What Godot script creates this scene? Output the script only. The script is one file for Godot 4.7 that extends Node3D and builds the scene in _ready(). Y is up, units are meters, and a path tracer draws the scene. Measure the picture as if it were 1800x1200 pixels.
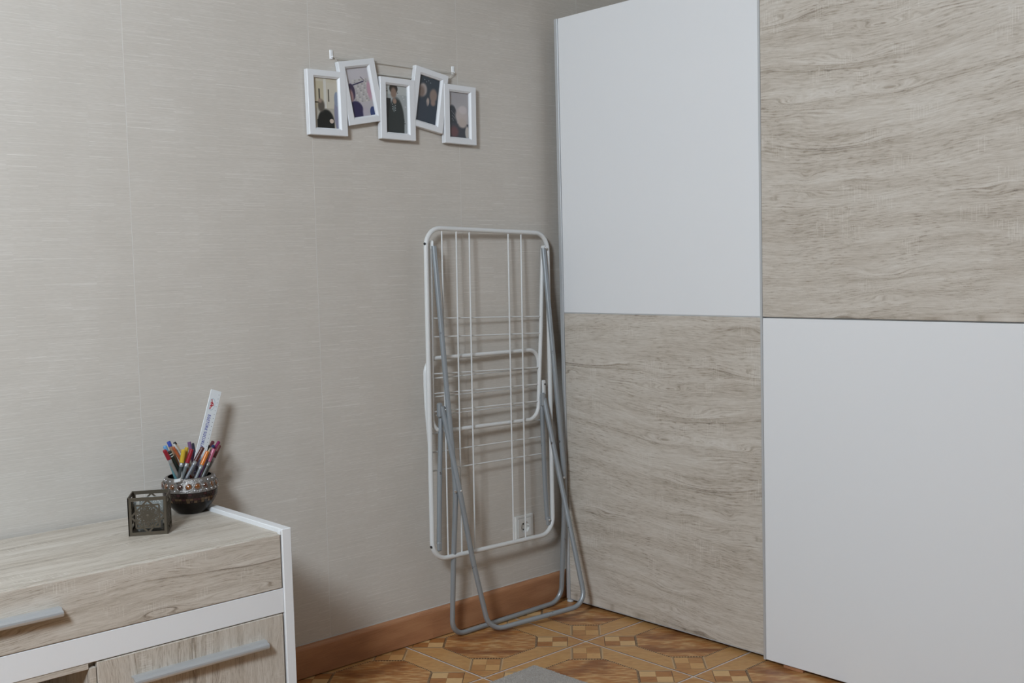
extends Node3D
# Corner of a bedroom: wallpapered wall, sliding-door wardrobe, folded drying rack, end of a low sideboard.
# y up, metres. Back wall faces +z at WALL_Z; wardrobe doors face -x.

const WALL_Z := -2.7476
const ROOM_L := -2.6
const ROOM_R := 3.33
const ROOM_F := 2.4
const ROOM_H := 2.72
const CAB_TOP := 0.5615
const LAMP := Vector3(-0.9, 2.4, -0.62)
const LAMP_AIM := Vector3(1.3, 1.2, -2.45)

var M := {}
var taken := {}
var rng := RandomNumberGenerator.new()

func _ready() -> void:
	rng.seed = 20240611
	# ---------- camera, surroundings, light ----------
	var cam := Camera3D.new()
	cam.name = "camera"
	cam.position = Vector3(0, 1.18, 0)
	cam.rotation_degrees = Vector3(-3.9878, -42.1204, -1.48)
	cam.fov = 34.34
	cam.near = 0.05
	cam.far = 60.0
	add_child(cam)
	cam.current = true
	var we := WorldEnvironment.new()
	var env := Environment.new()
	env.background_mode = Environment.BG_COLOR
	env.background_color = Color(0.5, 0.55, 0.62)
	env.tonemap_mode = Environment.TONE_MAPPER_LINEAR
	env.tonemap_exposure = 1.0
	env.sdfgi_enabled = true
	env.ssao_enabled = true
	env.ssil_enabled = true
	we.environment = env
	add_child(we)
	var key := AreaLight3D.new()
	key.name = "softbox_light"
	key.area_size = Vector2(0.56, 0.56)
	key.light_color = Color(0.893, 0.95, 1.0)
	key.light_energy = 8.9
	key.area_range = 12.0
	key.shadow_enabled = true
	add_child(key)
	key.look_at_from_position(LAMP, LAMP_AIM)

	make_materials()
	build_room()
	build_wardrobe()
	build_sideboard()
	build_drying_rack()
	build_photo_collage()
	build_socket()
	build_rug()
	build_candle_box()
	build_bowl()
	build_pens()
	build_ruler()
	build_lamp()

# ================= helpers =================
func numbered(called: String) -> String:
	if not taken.has(called):
		taken[called] = 0
		return called
	taken[called] += 1
	return "%s_%03d" % [called, taken[called]]

func thing(called: String, label: String, category: String, at := Vector3.ZERO, group := "") -> Node3D:
	var o := Node3D.new()
	o.name = numbered(called)
	o.position = at
	o.set_meta("label", label)
	o.set_meta("category", category)
	if group != "":
		o.set_meta("group", group)
	add_child(o)
	return o

func new_st() -> SurfaceTool:
	var st := SurfaceTool.new()
	st.begin(Mesh.PRIMITIVE_TRIANGLES)
	return st

func put(called: String, mesh: Mesh, m: Material, parent: Node3D, at := Vector3.ZERO) -> MeshInstance3D:
	var o := MeshInstance3D.new()
	o.name = called
	o.mesh = mesh
	o.material_override = m
	o.position = at
	parent.add_child(o, true)
	return o

# mesh built in room coordinates, hung under a thing that stands elsewhere
func put_w(called: String, mesh: Mesh, m: Material, parent: Node3D) -> MeshInstance3D:
	var off := Vector3.ZERO
	var p: Node = parent
	while p != self:
		off += (p as Node3D).position
		p = p.get_parent()
	return put(called, mesh, m, parent, -off)

func structure(called: String, mesh: Mesh, m: Material, at := Vector3.ZERO) -> MeshInstance3D:
	var o := put(called, mesh, m, self, at)
	o.set_meta("kind", "structure")
	return o

func mat(c: Color, rough := 0.5, metal := 0.0, spec := 0.5) -> StandardMaterial3D:
	var m := StandardMaterial3D.new()
	m.albedo_color = c
	m.roughness = rough
	m.metallic = metal
	m.metallic_specular = spec
	return m

func lin(r: float, g: float, b: float) -> Color:
	return Color(r, g, b).linear_to_srgb()

func uv_of(p: Vector3, n: Vector3, turn: bool) -> Vector2:
	var a := n.abs()
	var r: Vector2
	if a.x >= a.y and a.x >= a.z:
		r = Vector2(p.z, -p.y)
	elif a.y >= a.z:
		r = Vector2(p.x, p.z)
	else:
		r = Vector2(p.x, -p.y)
	return Vector2(r.y, r.x) if turn else r

func poly(st: SurfaceTool, pts: Array, out: Vector3, turn := false) -> void:
	var a: Vector3 = pts[0]
	var b: Vector3 = pts[1]
	var c: Vector3 = pts[2]
	var n := (b - a).cross(c - a).normalized()
	var flip := n.dot(out) > 0.0
	if not flip:
		n = -n
	for i in range(1, pts.size() - 1):
		var tri: Array = [pts[0], pts[i + 1], pts[i]] if flip else [pts[0], pts[i], pts[i + 1]]
		for v: Vector3 in tri:
			st.set_normal(n)
			st.set_uv(uv_of(v, n, turn))
			st.add_vertex(v)

# chamfered box between two corners
func cbox(st: SurfaceTool, lo: Vector3, hi: Vector3, ch := 0.001, turn := false) -> void:
	var c := (lo + hi) * 0.5
	var h := (hi - lo) * 0.5
	var k := minf(ch, minf(h.x, minf(h.y, h.z)) * 0.9)
	for ax in 3:
		var u := (ax + 1) % 3
		var w := (ax + 2) % 3
		for s: float in [-1.0, 1.0]:
			var pts: Array = []
			for q: Array in [[-1, -1], [1, -1], [1, 1], [-1, 1]]:
				var v := Vector3.ZERO
				v[ax] = s * h[ax]
				v[u] = q[0] * (h[u] - k)
				v[w] = q[1] * (h[w] - k)
				pts.append(c + v)
			var n := Vector3.ZERO
			n[ax] = s
			poly(st, pts, n, turn)
	if k <= 0.0:
		return
	for ax in 3:
		var u := (ax + 1) % 3
		var w := (ax + 2) % 3
		for su: float in [-1.0, 1.0]:
			for sw: float in [-1.0, 1.0]:
				var pts: Array = []
				for e: float in [-1.0, 1.0]:
					var v1 := Vector3.ZERO
					v1[ax] = e * (h[ax] - k); v1[u] = su * h[u]; v1[w] = sw * (h[w] - k)
					var v2 := Vector3.ZERO
					v2[ax] = e * (h[ax] - k); v2[u] = su * (h[u] - k); v2[w] = sw * h[w]
					if e < 0:
						pts.append(c + v1); pts.append(c + v2)
					else:
						pts.append(c + v2); pts.append(c + v1)
				var n := Vector3.ZERO
				n[u] = su
				n[w] = sw
				poly(st, pts, n, turn)
	for sx: float in [-1.0, 1.0]:
		for sy: float in [-1.0, 1.0]:
			for sz: float in [-1.0, 1.0]:
				poly(st, [c + Vector3(sx * h.x, sy * (h.y - k), sz * (h.z - k)), c + Vector3(sx * (h.x - k), sy * h.y, sz * (h.z - k)), c + Vector3(sx * (h.x - k), sy * (h.y - k), sz * h.z)], Vector3(sx, sy, sz), turn)

func box_mesh(lo: Vector3, hi: Vector3, ch := 0.001, turn := false) -> ArrayMesh:
	var st := new_st()
	cbox(st, lo, hi, ch, turn)
	return st.commit()

func quad_n(st: SurfaceTool, p: Array, n: Array) -> void:
	for i: int in [0, 2, 1, 0, 3, 2]:
		st.set_normal(n[i])
		st.set_uv(Vector2(p[i].x + p[i].z, p[i].y))
		st.add_vertex(p[i])

func tube(st: SurfaceTool, pts: Array, r: float, sides := 12, closed := false, r_end := -1.0) -> void:
	var n := pts.size()
	var rings: Array = []
	var dirs: Array = []
	for i in n:
		var a: Vector3 = pts[(i - 1 + n) % n] if (closed or i > 0) else pts[i]
		var b: Vector3 = pts[(i + 1) % n] if (closed or i < n - 1) else pts[i]
		dirs.append((b - a).normalized())
	var up := Vector3.UP if absf(dirs[0].y) < 0.9 else Vector3.RIGHT
	var x: Vector3 = (up - dirs[0] * up.dot(dirs[0])).normalized()
	for i in n:
		var d: Vector3 = dirs[i]
		x = (x - d * x.dot(d)).normalized()
		var y := d.cross(x)
		var rr := r if r_end < 0.0 else lerpf(r, r_end, float(i) / (n - 1))
		var ring: Array = []
		for k in sides + 1:
			var t := TAU * k / sides
			var nn := x * cos(t) + y * sin(t)
			ring.append([pts[i] + nn * rr, nn])
		rings.append(ring)
	var last := n if closed else n - 1
	for i in last:
		var A: Array = rings[i]
		var B: Array = rings[(i + 1) % n]
		if closed and i == n - 1:
			# match seam of first ring to transported frame
			var best := 0
			var bd := 1e9
			for k in sides:
				var dd: float = (B[k][1] - A[0][1]).length()
				if dd < bd:
					bd = dd
					best = k
			var B2: Array = []
			for k in sides + 1:
				B2.append(B[(k + best) % sides])
			B = B2
		for k in sides:
			quad_n(st, [A[k][0], A[k + 1][0], B[k + 1][0], B[k][0]], [A[k][1], A[k + 1][1], B[k + 1][1], B[k][1]])
	if not closed:
		for e: int in [0, n - 1]:
			var d: Vector3 = -dirs[e] if e == 0 else dirs[e]
			for k in sides:
				var tri: Array = [pts[e], rings[e][k][0], rings[e][k + 1][0]]
				if e == 0:
					tri = [pts[e], rings[e][k + 1][0], rings[e][k][0]]
				for v: Vector3 in [tri[0], tri[2], tri[1]]:
					st.set_normal(d)
					st.set_uv(Vector2(v.x, v.y))
					st.add_vertex(v)

func fillet(pts: Array, r: float, closed := false, steps := 7) -> Array:
	var n := pts.size()
	var out: Array = []
	for i in n:
		if not closed and (i == 0 or i == n - 1):
			out.append(pts[i])
			continue
		var p: Vector3 = pts[i]
		var a: Vector3 = pts[(i - 1 + n) % n]
		var b: Vector3 = pts[(i + 1) % n]
		var da := minf(r, (a - p).length() * 0.45)
		var db := minf(r, (b - p).length() * 0.45)
		var p0 := p + (a - p).normalized() * da
		var p2 := p + (b - p).normalized() * db
		for k in steps + 1:
			var t := float(k) / steps
			# arc-like curve
			var c0 := p0.lerp(p, 0.56)
			var c1 := p2.lerp(p, 0.56)
			out.append(p0 * pow(1 - t, 3) + c0 * 3 * t * pow(1 - t, 2) + c1 * 3 * t * t * (1 - t) + p2 * t * t * t)
	return out

func tube_mesh(pts: Array, r: float, sides := 12, closed := false, r_end := -1.0) -> ArrayMesh:
	var st := new_st()
	tube(st, pts, r, sides, closed, r_end)
	return st.commit()

# profile: Vector2(radius, height), turned about y at c
func lathe(st: SurfaceTool, prof: Array, c: Vector3, seg := 40, axis := Basis.IDENTITY) -> void:
	var n := prof.size()
	var nr: Array = []
	for i in n:
		var a: Vector2 = prof[maxi(i - 1, 0)]
		var b: Vector2 = prof[mini(i + 1, n - 1)]
		var t := (b - a).normalized()
		nr.append(Vector2(t.y, -t.x))
	for i in n - 1:
		for k in seg:
			var ps: Array = []
			var ns: Array = []
			for q: Array in [[i, k + 1], [i, k], [i + 1, k], [i + 1, k + 1]]:
				var t: float = TAU * q[1] / seg
				var v: Vector2 = prof[q[0]]
				var m: Vector2 = nr[q[0]]
				ps.append(c + axis * Vector3(v.x * cos(t), v.y, v.x * sin(t)))
				ns.append((axis * Vector3(m.x * cos(t), m.y, m.x * sin(t))).normalized())
			quad_n(st, ps, ns)

func disc(st: SurfaceTool, c: Vector3, axis: Vector3, r: float, h: float, sides := 14) -> void:
	# short rounded rivet / button along axis
	var y := axis.normalized()
	var x := (Vector3.UP if absf(y.y) < 0.9 else Vector3.RIGHT).cross(y).normalized()
	var z := x.cross(y)
	lathe(st, [Vector2(r, 0), Vector2(r, h * 0.6), Vector2(r * 0.8, h * 0.92), Vector2(0.0, h)], c, sides, Basis(x, y, z))

# ================= textures =================
func nimg(sd: int, freq: float, w: int, h: int, W: int, H: int, oct := 3) -> PackedByteArray:
	var n := FastNoiseLite.new()
	n.seed = sd
	n.noise_type = FastNoiseLite.TYPE_SIMPLEX_SMOOTH
	n.frequency = freq
	n.fractal_type = FastNoiseLite.FRACTAL_FBM
	n.fractal_octaves = oct
	var im := n.get_image(w, h)
	im.convert(Image.FORMAT_L8)
	if w != W or h != H:
		im.resize(W, H, Image.INTERPOLATE_CUBIC)
	return im.get_data()

func from_tone(tone: PackedByteArray, W: int, H: int, ramp: Gradient) -> ImageTexture:
	var lut := PackedByteArray()
	lut.resize(256 * 3)
	for i in 256:
		var c := ramp.sample(i / 255.0)
		lut[i * 3] = int(c.r * 255.0)
		lut[i * 3 + 1] = int(c.g * 255.0)
		lut[i * 3 + 2] = int(c.b * 255.0)
	var d := PackedByteArray()
	d.resize(W * H * 3)
	for i in W * H:
		var t := tone[i] * 3
		var j := i * 3
		d[j] = lut[t]
		d[j + 1] = lut[t + 1]
		d[j + 2] = lut[t + 2]
	return ImageTexture.create_from_image(Image.create_from_data(W, H, false, Image.FORMAT_RGB8, d))

func ramp_of(stops: Array) -> Gradient:
	var g := Gradient.new()
	var o := PackedFloat32Array()
	var c := PackedColorArray()
	for s: Array in stops:
		o.append(s[0])
		c.append(s[1])
	g.offsets = o
	g.colors = c
	return g

# light sawn-oak decor, grain along u; one metre square
func oak_texture(sd: int, dark: Color, mid: Color, light: Color) -> ImageTexture:
	var S := 1024
	var r := RandomNumberGenerator.new()
	r.seed = sd
	var wp := nimg(sd, 0.012, 64, 128, S, S, 1)
	var wp2 := nimg(sd + 9, 0.03, 128, 160, S, S, 2)
	var warp := PackedFloat32Array()
	warp.resize(S * S)
	for i in S * S:
		warp[i] = (wp[i] - 128) * 0.30 + (wp2[i] - 128) * 0.05
	# flames and small knots
	var boost := PackedFloat32Array()
	boost.resize(S * S)
	for k in 24:
		var x0 := r.randi_range(20, S - 20)
		var y0 := r.randi_range(20, S - 20)
		var rx := r.randf_range(30, 120)
		var ry := r.randf_range(8, 20)
		var amp := r.randf_range(10, 26) * (1.0 if r.randf() < 0.5 else -1.0)
		for y in range(maxi(0, y0 - int(ry * 3.2)), mini(S, y0 + int(ry * 3.2))):
			for x in range(maxi(0, x0 - int(rx * 3.2)), mini(S, x0 + int(rx * 3.2))):
				var e := pow((x - x0) / rx, 2) + pow((y - y0) / ry, 2)
				if e < 9.0:
					warp[y * S + x] += amp * exp(-e)
					boost[y * S + x] = maxf(boost[y * S + x], exp(-e * 0.45))
	var band := nimg(sd + 1, 0.03, 1, 2048, 1, 2048, 4)
	var line := nimg(sd + 2, 0.13, 1, 2048, 1, 2048, 2)
	var streak := nimg(sd + 7, 0.035, 56, 620, S, S, 4)
	var fine := nimg(sd + 3, 0.32, 34, S, S, S, 2)
	var pore := nimg(sd + 4, 0.22, 120, 900, S, S, 2)
	var mask := nimg(sd + 5, 0.03, 128, 256, S, S, 2)
	var speck := nimg(sd + 6, 0.5, S, S, S, S, 1)
	var tone := PackedByteArray()
	tone.resize(S * S)
	for y in S:
		for x in S:
			var i := y * S + x
			var hf := y + warp[i] + 500.0
			var h := int(hf) & 2047
			# streaks and pores follow the same bent grain
			var j := (clampi(int(y + warp[i] * 0.8), 0, S - 1)) * S + x
			var m := mask[i]
			var bo := boost[i]
			var t := 164.0 + (band[h] - 128) * (0.10 + bo * 0.22) + (streak[j] - 128) * 0.25
			var ln := line[h]
			if ln < 110:
				t -= (110 - ln) * (0.10 + bo * 1.0 + m * m * 0.0000075)
			t += (fine[j] - 128) * 0.30
			var pr := pore[j]
			if pr < 104:
				t -= (104 - pr) * (0.16 + m * 0.0038)
			elif pr > 156:
				t += (pr - 156) * 0.36
			t += (speck[i] - 128) * 0.10
			tone[i] = clampi(int(t), 0, 255)
	# pale saw ticks across the grain
	for k in 46:
		var x0 := r.randi_range(0, S - 120)
		var y0 := r.randi_range(10, S - 60)
		var x := x0
		for j in r.randi_range(5, 14):
			x += r.randi_range(3, 9)
			var len := r.randi_range(8, 42)
			var ys := y0 + r.randi_range(-7, 7)
			var add := r.randi_range(22, 54)
			for y in range(ys, mini(S, ys + len)):
				if x >= S or y < 0:
					continue
				var i := y * S + x
				tone[i] = clampi(tone[i] + add, 0, 255)
				if x + 1 < S:
					tone[i + 1] = clampi(tone[i + 1] + add / 2, 0, 255)
	return from_tone(tone, S, S, ramp_of([[0.0, dark.darkened(0.35)], [0.36, dark], [0.63, mid], [0.85, light], [1.0, light.lightened(0.12)]]))

# vinyl wallpaper: fine horizontal threads laid in staggered short runs; 0.5465 m x 1.093 m
func wallpaper_texture() -> ImageTexture:
	var W := 768
	var H := 1536
	var r := RandomNumberGenerator.new()
	r.seed = 77
	var mot := nimg(31, 0.02, 128, 256, W, H, 3)
	var thread := nimg(32, 0.33, 64, H, W, H, 2)
	var a := PackedFloat32Array()
	a.resize(W * H)
	for i in W * H:
		a[i] = 150.0 + (mot[i] - 128) * 0.10 + (thread[i] - 128) * 0.22
	var cols: Array = []
	var cx := 0
	while cx < W:
		cols.append(cx)
		cx += r.randi_range(70, 98)
	cols.append(W)
	for k in 5200:
		var y := r.randi_range(0, H - 1)
		var ci := r.randi_range(0, cols.size() - 2)
		var x0: int = cols[ci] + (r.randi_range(-4, 4) if r.randf() < 0.6 else r.randi_range(0, 40))
		var x1: int = cols[mini(cols.size() - 1, ci + (1 if r.randf() < 0.75 else 2))] + r.randi_range(-5, 5)
		var v := r.randf_range(-38, 40)
		if r.randf() < 0.05:
			v = r.randf_range(50, 95)
		for x in range(maxi(0, x0), mini(W, x1)):
			a[y * W + x] += v
	var tone := PackedByteArray()
	tone.resize(W * H)
	for i in W * H:
		tone[i] = clampi(int(a[i]), 0, 255)
	return from_tone(tone, W, H, ramp_of([[0.0, lin(0.44, 0.398, 0.35)], [0.59, lin(0.575, 0.527, 0.472)], [1.0, lin(0.73, 0.69, 0.64)]]))

# glazed floor tile print: octagon with beaded border, chequered blocks across the corners
func tile_texture() -> ImageTexture:
	var S := 900
	var veins := nimg(51, 0.012, 200, 520, S, S, 4)
	var veins2 := nimg(52, 0.075, 120, 420, S, S, 4)
	var grain := nimg(53, 0.14, 160, S, S, S, 2)
	var d := PackedByteArray()
	d.resize(S * S * 3)
	var tan_c := Vector3(0.56, 0.312, 0.120)
	var brown := Vector3(0.43, 0.182, 0.054)
	var deep := Vector3(0.22, 0.072, 0.020)
	var pale := Vector3(0.64, 0.40, 0.18)
	var ink := Vector3(0.045, 0.022, 0.010)
	var cream := Vector3(0.64, 0.43, 0.23)
	for y in S:
		for x in S:
			var i := y * S + x
			var u := float(x) / S * 423.0
			var v := float(y) / S * 423.0
			var dx := minf(u, 423.0 - u)
			var dy := minf(v, 423.0 - v)
			var side_x := u > 211.5
			var side_y := v > 211.5
			var e := minf(dx, dy)
			var p := (dx + dy) * 0.7071
			var q := (dx - dy) * 0.7071
			var iv := ((x - y + S) >> 1) * S + ((x + y) >> 1)
			var n1 := veins[iv] / 255.0
			var n2 := veins2[iv] / 255.0
			var n3 := grain[iv] / 255.0
			var c: Vector3
			var oct := minf(e - 72.0, p - 154.0)
			if oct > 0.0:
				c = brown.lerp(pale, clampf(n2 * 2.6 - 1.05, 0, 1) * 0.8)
				c = c.lerp(deep, clampf((0.52 - n1) * 3.2, 0, 1) * 0.85)
				c *= 0.86 + n3 * 0.28
				if oct < 5.0:
					var along := u if dy < dx else v
					if p - 154.0 < e - 72.0:
						along = q
					var bead := fposmod(along, 8.4) < 5.0
					c = ink if (bead and oct > 0.3 and oct < 4.7) else cream * 0.75
			elif p < 154.0 and p > 57.0 and absf(q) < 49.0 and dx > 0:
				var pp := p - 57.0
				if absf(q) > 41.0:
					var aq := absf(q)
					c = cream * 0.85
					if aq > 43.5 and aq < 44.8:
						c = ink * 2.0
					if aq < 42.2:
						c = ink * 1.6
				else:
					var cell := (pp > 48.0) != (q > 0.0)
					if side_x == side_y:
						c = (pale * 1.04 if cell else brown.lerp(deep, clampf(n2 * 2.0 - 0.8, 0, 1) * 0.6)) * (0.9 + n3 * 0.2)
					else:
						c = (tan_c * 1.10 if cell else tan_c.lerp(brown, 0.35 + n2 * 0.6)) * (0.9 + n3 * 0.2)
					if pp < 2.0 or pp > 94.5:
						c = ink * 2.4
					elif absf(pp - 48.0) < 0.7 or absf(q) < 0.7:
						c *= 0.72
			elif p <= 57.0:
				c = brown.lerp(tan_c, n2) * (0.85 + n3 * 0.3)
			else:
				c = tan_c.lerp(brown, clampf(n2 * 1.2 - 0.35, 0, 1) * 0.6) * (0.86 + n3 * 0.28)
			var col := Color(clampf(c.x, 0, 1), clampf(c.y, 0, 1), clampf(c.z, 0, 1)).linear_to_srgb()
			var j := i * 3
			d[j] = int(col.r * 255.0)
			d[j + 1] = int(col.g * 255.0)
			d[j + 2] = int(col.b * 255.0)
	return ImageTexture.create_from_image(Image.create_from_data(S, S, false, Image.FORMAT_RGB8, d))

func wood_strip_texture() -> ImageTexture:
	var S := 512
	var a := nimg(61, 0.2, 40, S, S, S, 3)
	var b := nimg(62, 0.02, 128, 128, S, S, 3)
	var tone := PackedByteArray()
	tone.resize(S * S)
	for i in S * S:
		tone[i] = clampi(int(128 + (a[i] - 128) * 0.45 + (b[i] - 128) * 0.55), 0, 255)
	return from_tone(tone, S, S, ramp_of([[0.0, lin(0.27, 0.115, 0.055)], [0.5, lin(0.41, 0.190, 0.092)], [1.0, lin(0.50, 0.26, 0.13)]]))

func chip_texture() -> ImageTexture:
	# silver-grey paint with sparse chips down to dark metal
	var S := 512
	var r := RandomNumberGenerator.new()
	r.seed = 9
	var im := Image.create(S, S, false, Image.FORMAT_RGB8)
	im.fill(lin(0.33, 0.355, 0.375))
	for k in 13:
		var x := r.randi_range(2, S - 20)
		var y := r.randi_range(2, S - 20)
		for j in r.randi_range(2, 6):
			im.fill_rect(Rect2i(x + r.randi_range(-5, 5), y + r.randi_range(-5, 5), r.randi_range(2, 7), r.randi_range(1, 5)), lin(0.07, 0.055, 0.045))
	return ImageTexture.create_from_image(im)

func textured(tex: Texture2D, sx: float, sy: float, rough: float, off := Vector3.ZERO) -> StandardMaterial3D:
	var m := mat(Color.WHITE, rough)
	m.albedo_texture = tex
	m.uv1_scale = Vector3(1.0 / sx, 1.0 / sy, 1)
	m.uv1_offset = off
	return m

func make_materials() -> void:
	var oak := oak_texture(411, lin(0.365, 0.307, 0.245), lin(0.55, 0.49, 0.42), lin(0.65, 0.60, 0.535))
	var oak2 := oak_texture(733, lin(0.365, 0.307, 0.245), lin(0.55, 0.49, 0.42), lin(0.65, 0.60, 0.535))
	M.oak_door = textured(oak, 1.0, 1.0, 0.5, Vector3(2.69, 1.009, 0))
	M.oak_door_b = textured(oak, -1.0, 1.0, 0.5, Vector3(-1.02, 2.0, 0))
	M.oak_top = textured(oak, 1.45, 0.8, 0.42, Vector3(0.06, 3.6, 0))
	M.oak_drawer = textured(oak2, 1.0, 0.62, 0.5, Vector3(0.35, 1.6, 0))
	M.oak_front = textured(oak2, 0.7, 0.6, 0.5, Vector3(1.0, 0.6, 0))
	M.white = mat(lin(0.80, 0.80, 0.805), 0.34)
	M.white_edge = mat(lin(0.78, 0.78, 0.77), 0.4)
	M.alu = mat(lin(0.56, 0.57, 0.58), 0.38, 0.35)
	M.handle = mat(lin(0.55, 0.56, 0.57), 0.34, 0.5)
	M.dark = mat(lin(0.02, 0.02, 0.02), 0.8)
	M.grey_rubber = mat(lin(0.55, 0.55, 0.54), 0.6)
	M.paper = textured(wallpaper_texture(), 0.5465, 1.093, 0.62)
	M.plaster = mat(lin(0.72, 0.70, 0.67), 0.8)
	M.room_wall = mat(lin(0.48, 0.44, 0.385), 0.8)
	M.ceiling = mat(lin(0.76, 0.75, 0.72), 0.85)
	M.tile = textured(tile_texture(), 1, 1, 0.34)
	M.grout = mat(lin(0.62, 0.53, 0.48), 0.9)
	M.skirting = textured(wood_strip_texture(), 0.7, 0.18, 0.42)
	M.caulk = mat(lin(0.55, 0.53, 0.50), 0.7)
	M.rack_white = mat(lin(0.70, 0.70, 0.69), 0.33)
	var grey := mat(Color.WHITE, 0.36, 0.35)
	grey.albedo_texture = chip_texture()
	grey.uv1_triplanar = true
	grey.uv1_scale = Vector3(2.4, 2.4, 2.4)
	M.rack_grey = grey
	M.chrome = mat(lin(0.75, 0.75, 0.74), 0.22, 0.9)
	M.black_cap = mat(lin(0.02, 0.02, 0.022), 0.5)
	M.plug_white = mat(lin(0.72, 0.71, 0.68), 0.3)
	M.cord = mat(lin(0.55, 0.52, 0.47), 0.8)
	M.frame = mat(lin(0.74, 0.745, 0.76), 0.4)
	M.bronze = mat(lin(0.105, 0.085, 0.06), 0.46, 0.55)
	M.bowl = mat(lin(0.012, 0.009, 0.007), 0.2, 0.0, 0.3)
	M.silver_band = mat(lin(0.27, 0.25, 0.235), 0.3, 0.85)
	M.stone = mat(lin(0.45, 0.44, 0.45), 0.1, 0.7)

# ================= room =================
func build_room() -> void:
	var t := 0.15
	# floor slab with laid tiles
	var slab := structure("floor", box_mesh(Vector3(ROOM_L - t, -0.2, WALL_Z - t), Vector3(ROOM_R + t, -0.0007, ROOM_F + t), 0), M.grout)
	var pitch := 0.423
	var st := new_st()
	var h := pitch * 0.5 - 0.0023
	var c := 0.0012
	var A: Array = [Vector3(-h + c, 0, -h + c), Vector3(h - c, 0, -h + c), Vector3(h - c, 0, h - c), Vector3(-h + c, 0, h - c)]
	var B: Array = [Vector3(-h, -c, -h), Vector3(h, -c, -h), Vector3(h, -c, h), Vector3(-h, -c, h)]
	var D: Array = [Vector3(-h, -0.008, -h), Vector3(h, -0.008, -h), Vector3(h, -0.008, h), Vector3(-h, -0.008, h)]
	var faces: Array = [[A[0], A[1], A[2], A[3], Vector3.UP]]
	for k in 4:
		var k2 := (k + 1) % 4
		var mid: Vector3 = (B[k] + B[k2]) * 0.5
		mid.y = 0
		faces.append([A[k], A[k2], B[k2], B[k], mid.normalized() + Vector3.UP])
		faces.append([B[k], B[k2], D[k2], D[k], mid])
	for f: Array in faces:
		var n: Vector3 = f[4].normalized()
		for i: int in [0, 1, 2, 0, 2, 3]:
			var v: Vector3 = f[i]
			st.set_normal(n)
			st.set_uv(Vector2(v.x / pitch + 0.5, v.z / pitch + 0.5))
			st.add_vertex(v)
	var tile_mesh := st.commit()
	var ix0 := int(floor((ROOM_L - 2.419) / pitch))
	var ix1 := int(ceil((ROOM_R - 2.419) / pitch))
	for ix in range(ix0, ix1 + 1):
		for iz in range(-1, 11):
			var x := 2.419 + (ix + 0.5) * pitch
			var z := -2.367 + (iz + 0.5) * pitch
			if x < ROOM_L - 0.2 or x > ROOM_R + 0.2 or z > ROOM_F + 0.2:
				continue
			put("tile", tile_mesh, M.tile, slab, Vector3(x, 0, z))
	structure("ceiling", box_mesh(Vector3(ROOM_L - t, ROOM_H, WALL_Z - t), Vector3(ROOM_R + t, ROOM_H + 0.2, ROOM_F + t), 0), M.ceiling)
	structure("wall_left", box_mesh(Vector3(ROOM_L - t, 0, WALL_Z - t), Vector3(ROOM_L, ROOM_H, ROOM_F + t), 0), M.room_wall)
	structure("wall_right", box_mesh(Vector3(ROOM_R, 0, WALL_Z - t), Vector3(ROOM_R + t, ROOM_H, ROOM_F + t), 0), M.room_wall)
	structure("wall_front", box_mesh(Vector3(ROOM_L, 0, ROOM_F), Vector3(ROOM_R, ROOM_H, ROOM_F + t), 0), M.room_wall)
	var wb := structure("wall_back", box_mesh(Vector3(ROOM_L, 0, WALL_Z - t), Vector3(ROOM_R, ROOM_H, WALL_Z - 0.0006), 0), M.plaster)
	# wallpaper lengths, butted with hairline joints
	var sw := 0.5465
	for k in range(-7, 5):
		var x0 := 1.1865 + k * sw + 0.0006
		var x1 := x0 + sw - 0.0012
		x0 = maxf(x0, ROOM_L)
		x1 = minf(x1, ROOM_R)
		if x1 - x0 < 0.01:
			continue
		var ss := new_st()
		cbox(ss, Vector3(x0, 0.0, WALL_Z - 0.0008), Vector3(x1, ROOM_H, WALL_Z), 0.0002)
		put("wallpaper_length", ss.commit(), paper_for(k), wb)
	# skirting: two lengths meeting behind the drying rack
	var zf := WALL_Z + 0.015
	for s: Array in [["baseboard_back", ROOM_L, 2.3115, 0.0955], ["baseboard_back_001", 2.3125, ROOM_R, 0.0985]]:
		var b := new_st()
		var hh: float = s[3]
		var prof: Array = [Vector2(WALL_Z, 0.003), Vector2(zf, 0.003), Vector2(zf, hh - 0.011), Vector2(zf - 0.0012, hh - 0.006), Vector2(zf - 0.004, hh - 0.002), Vector2(zf - 0.008, hh), Vector2(WALL_Z, hh)]
		for i in prof.size():
			var p: Vector2 = prof[i]
			var q: Vector2 = prof[(i + 1) % prof.size()]
			poly(b, [Vector3(s[1], p.y, p.x), Vector3(s[2], p.y, p.x), Vector3(s[2], q.y, q.x), Vector3(s[1], q.y, q.x)], Vector3(0, p.y + q.y - 0.09, p.x + q.x - 2 * WALL_Z - 0.012))
		for e: int in [1, 2]:
			var cap: Array = []
			for p: Vector2 in prof:
				cap.append(Vector3(s[e], p.y, p.x))
			poly(b, cap, Vector3(1 if e == 2 else -1, 0, 0))
		structure(s[0], b.commit(), M.skirting)
	# bead of filler along the top of the skirting
	var cb := new_st()
	var cp: Array = []
	for i in 60:
		var x := lerpf(1.2, 2.75, i / 59.0)
		cp.append(Vector3(x, (0.0958 if x < 2.312 else 0.0988) + rng.randf_range(-0.0006, 0.0008), WALL_Z + 0.001))
	tube(cb, cp, 0.0017, 6)
	structure("trim_1", cb.commit(), M.caulk)
	structure("baseboard_left", box_mesh(Vector3(ROOM_L, 0.003, WALL_Z + 0.02), Vector3(ROOM_L + 0.015, 0.0955, ROOM_F), 0.002), M.skirting)
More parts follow.
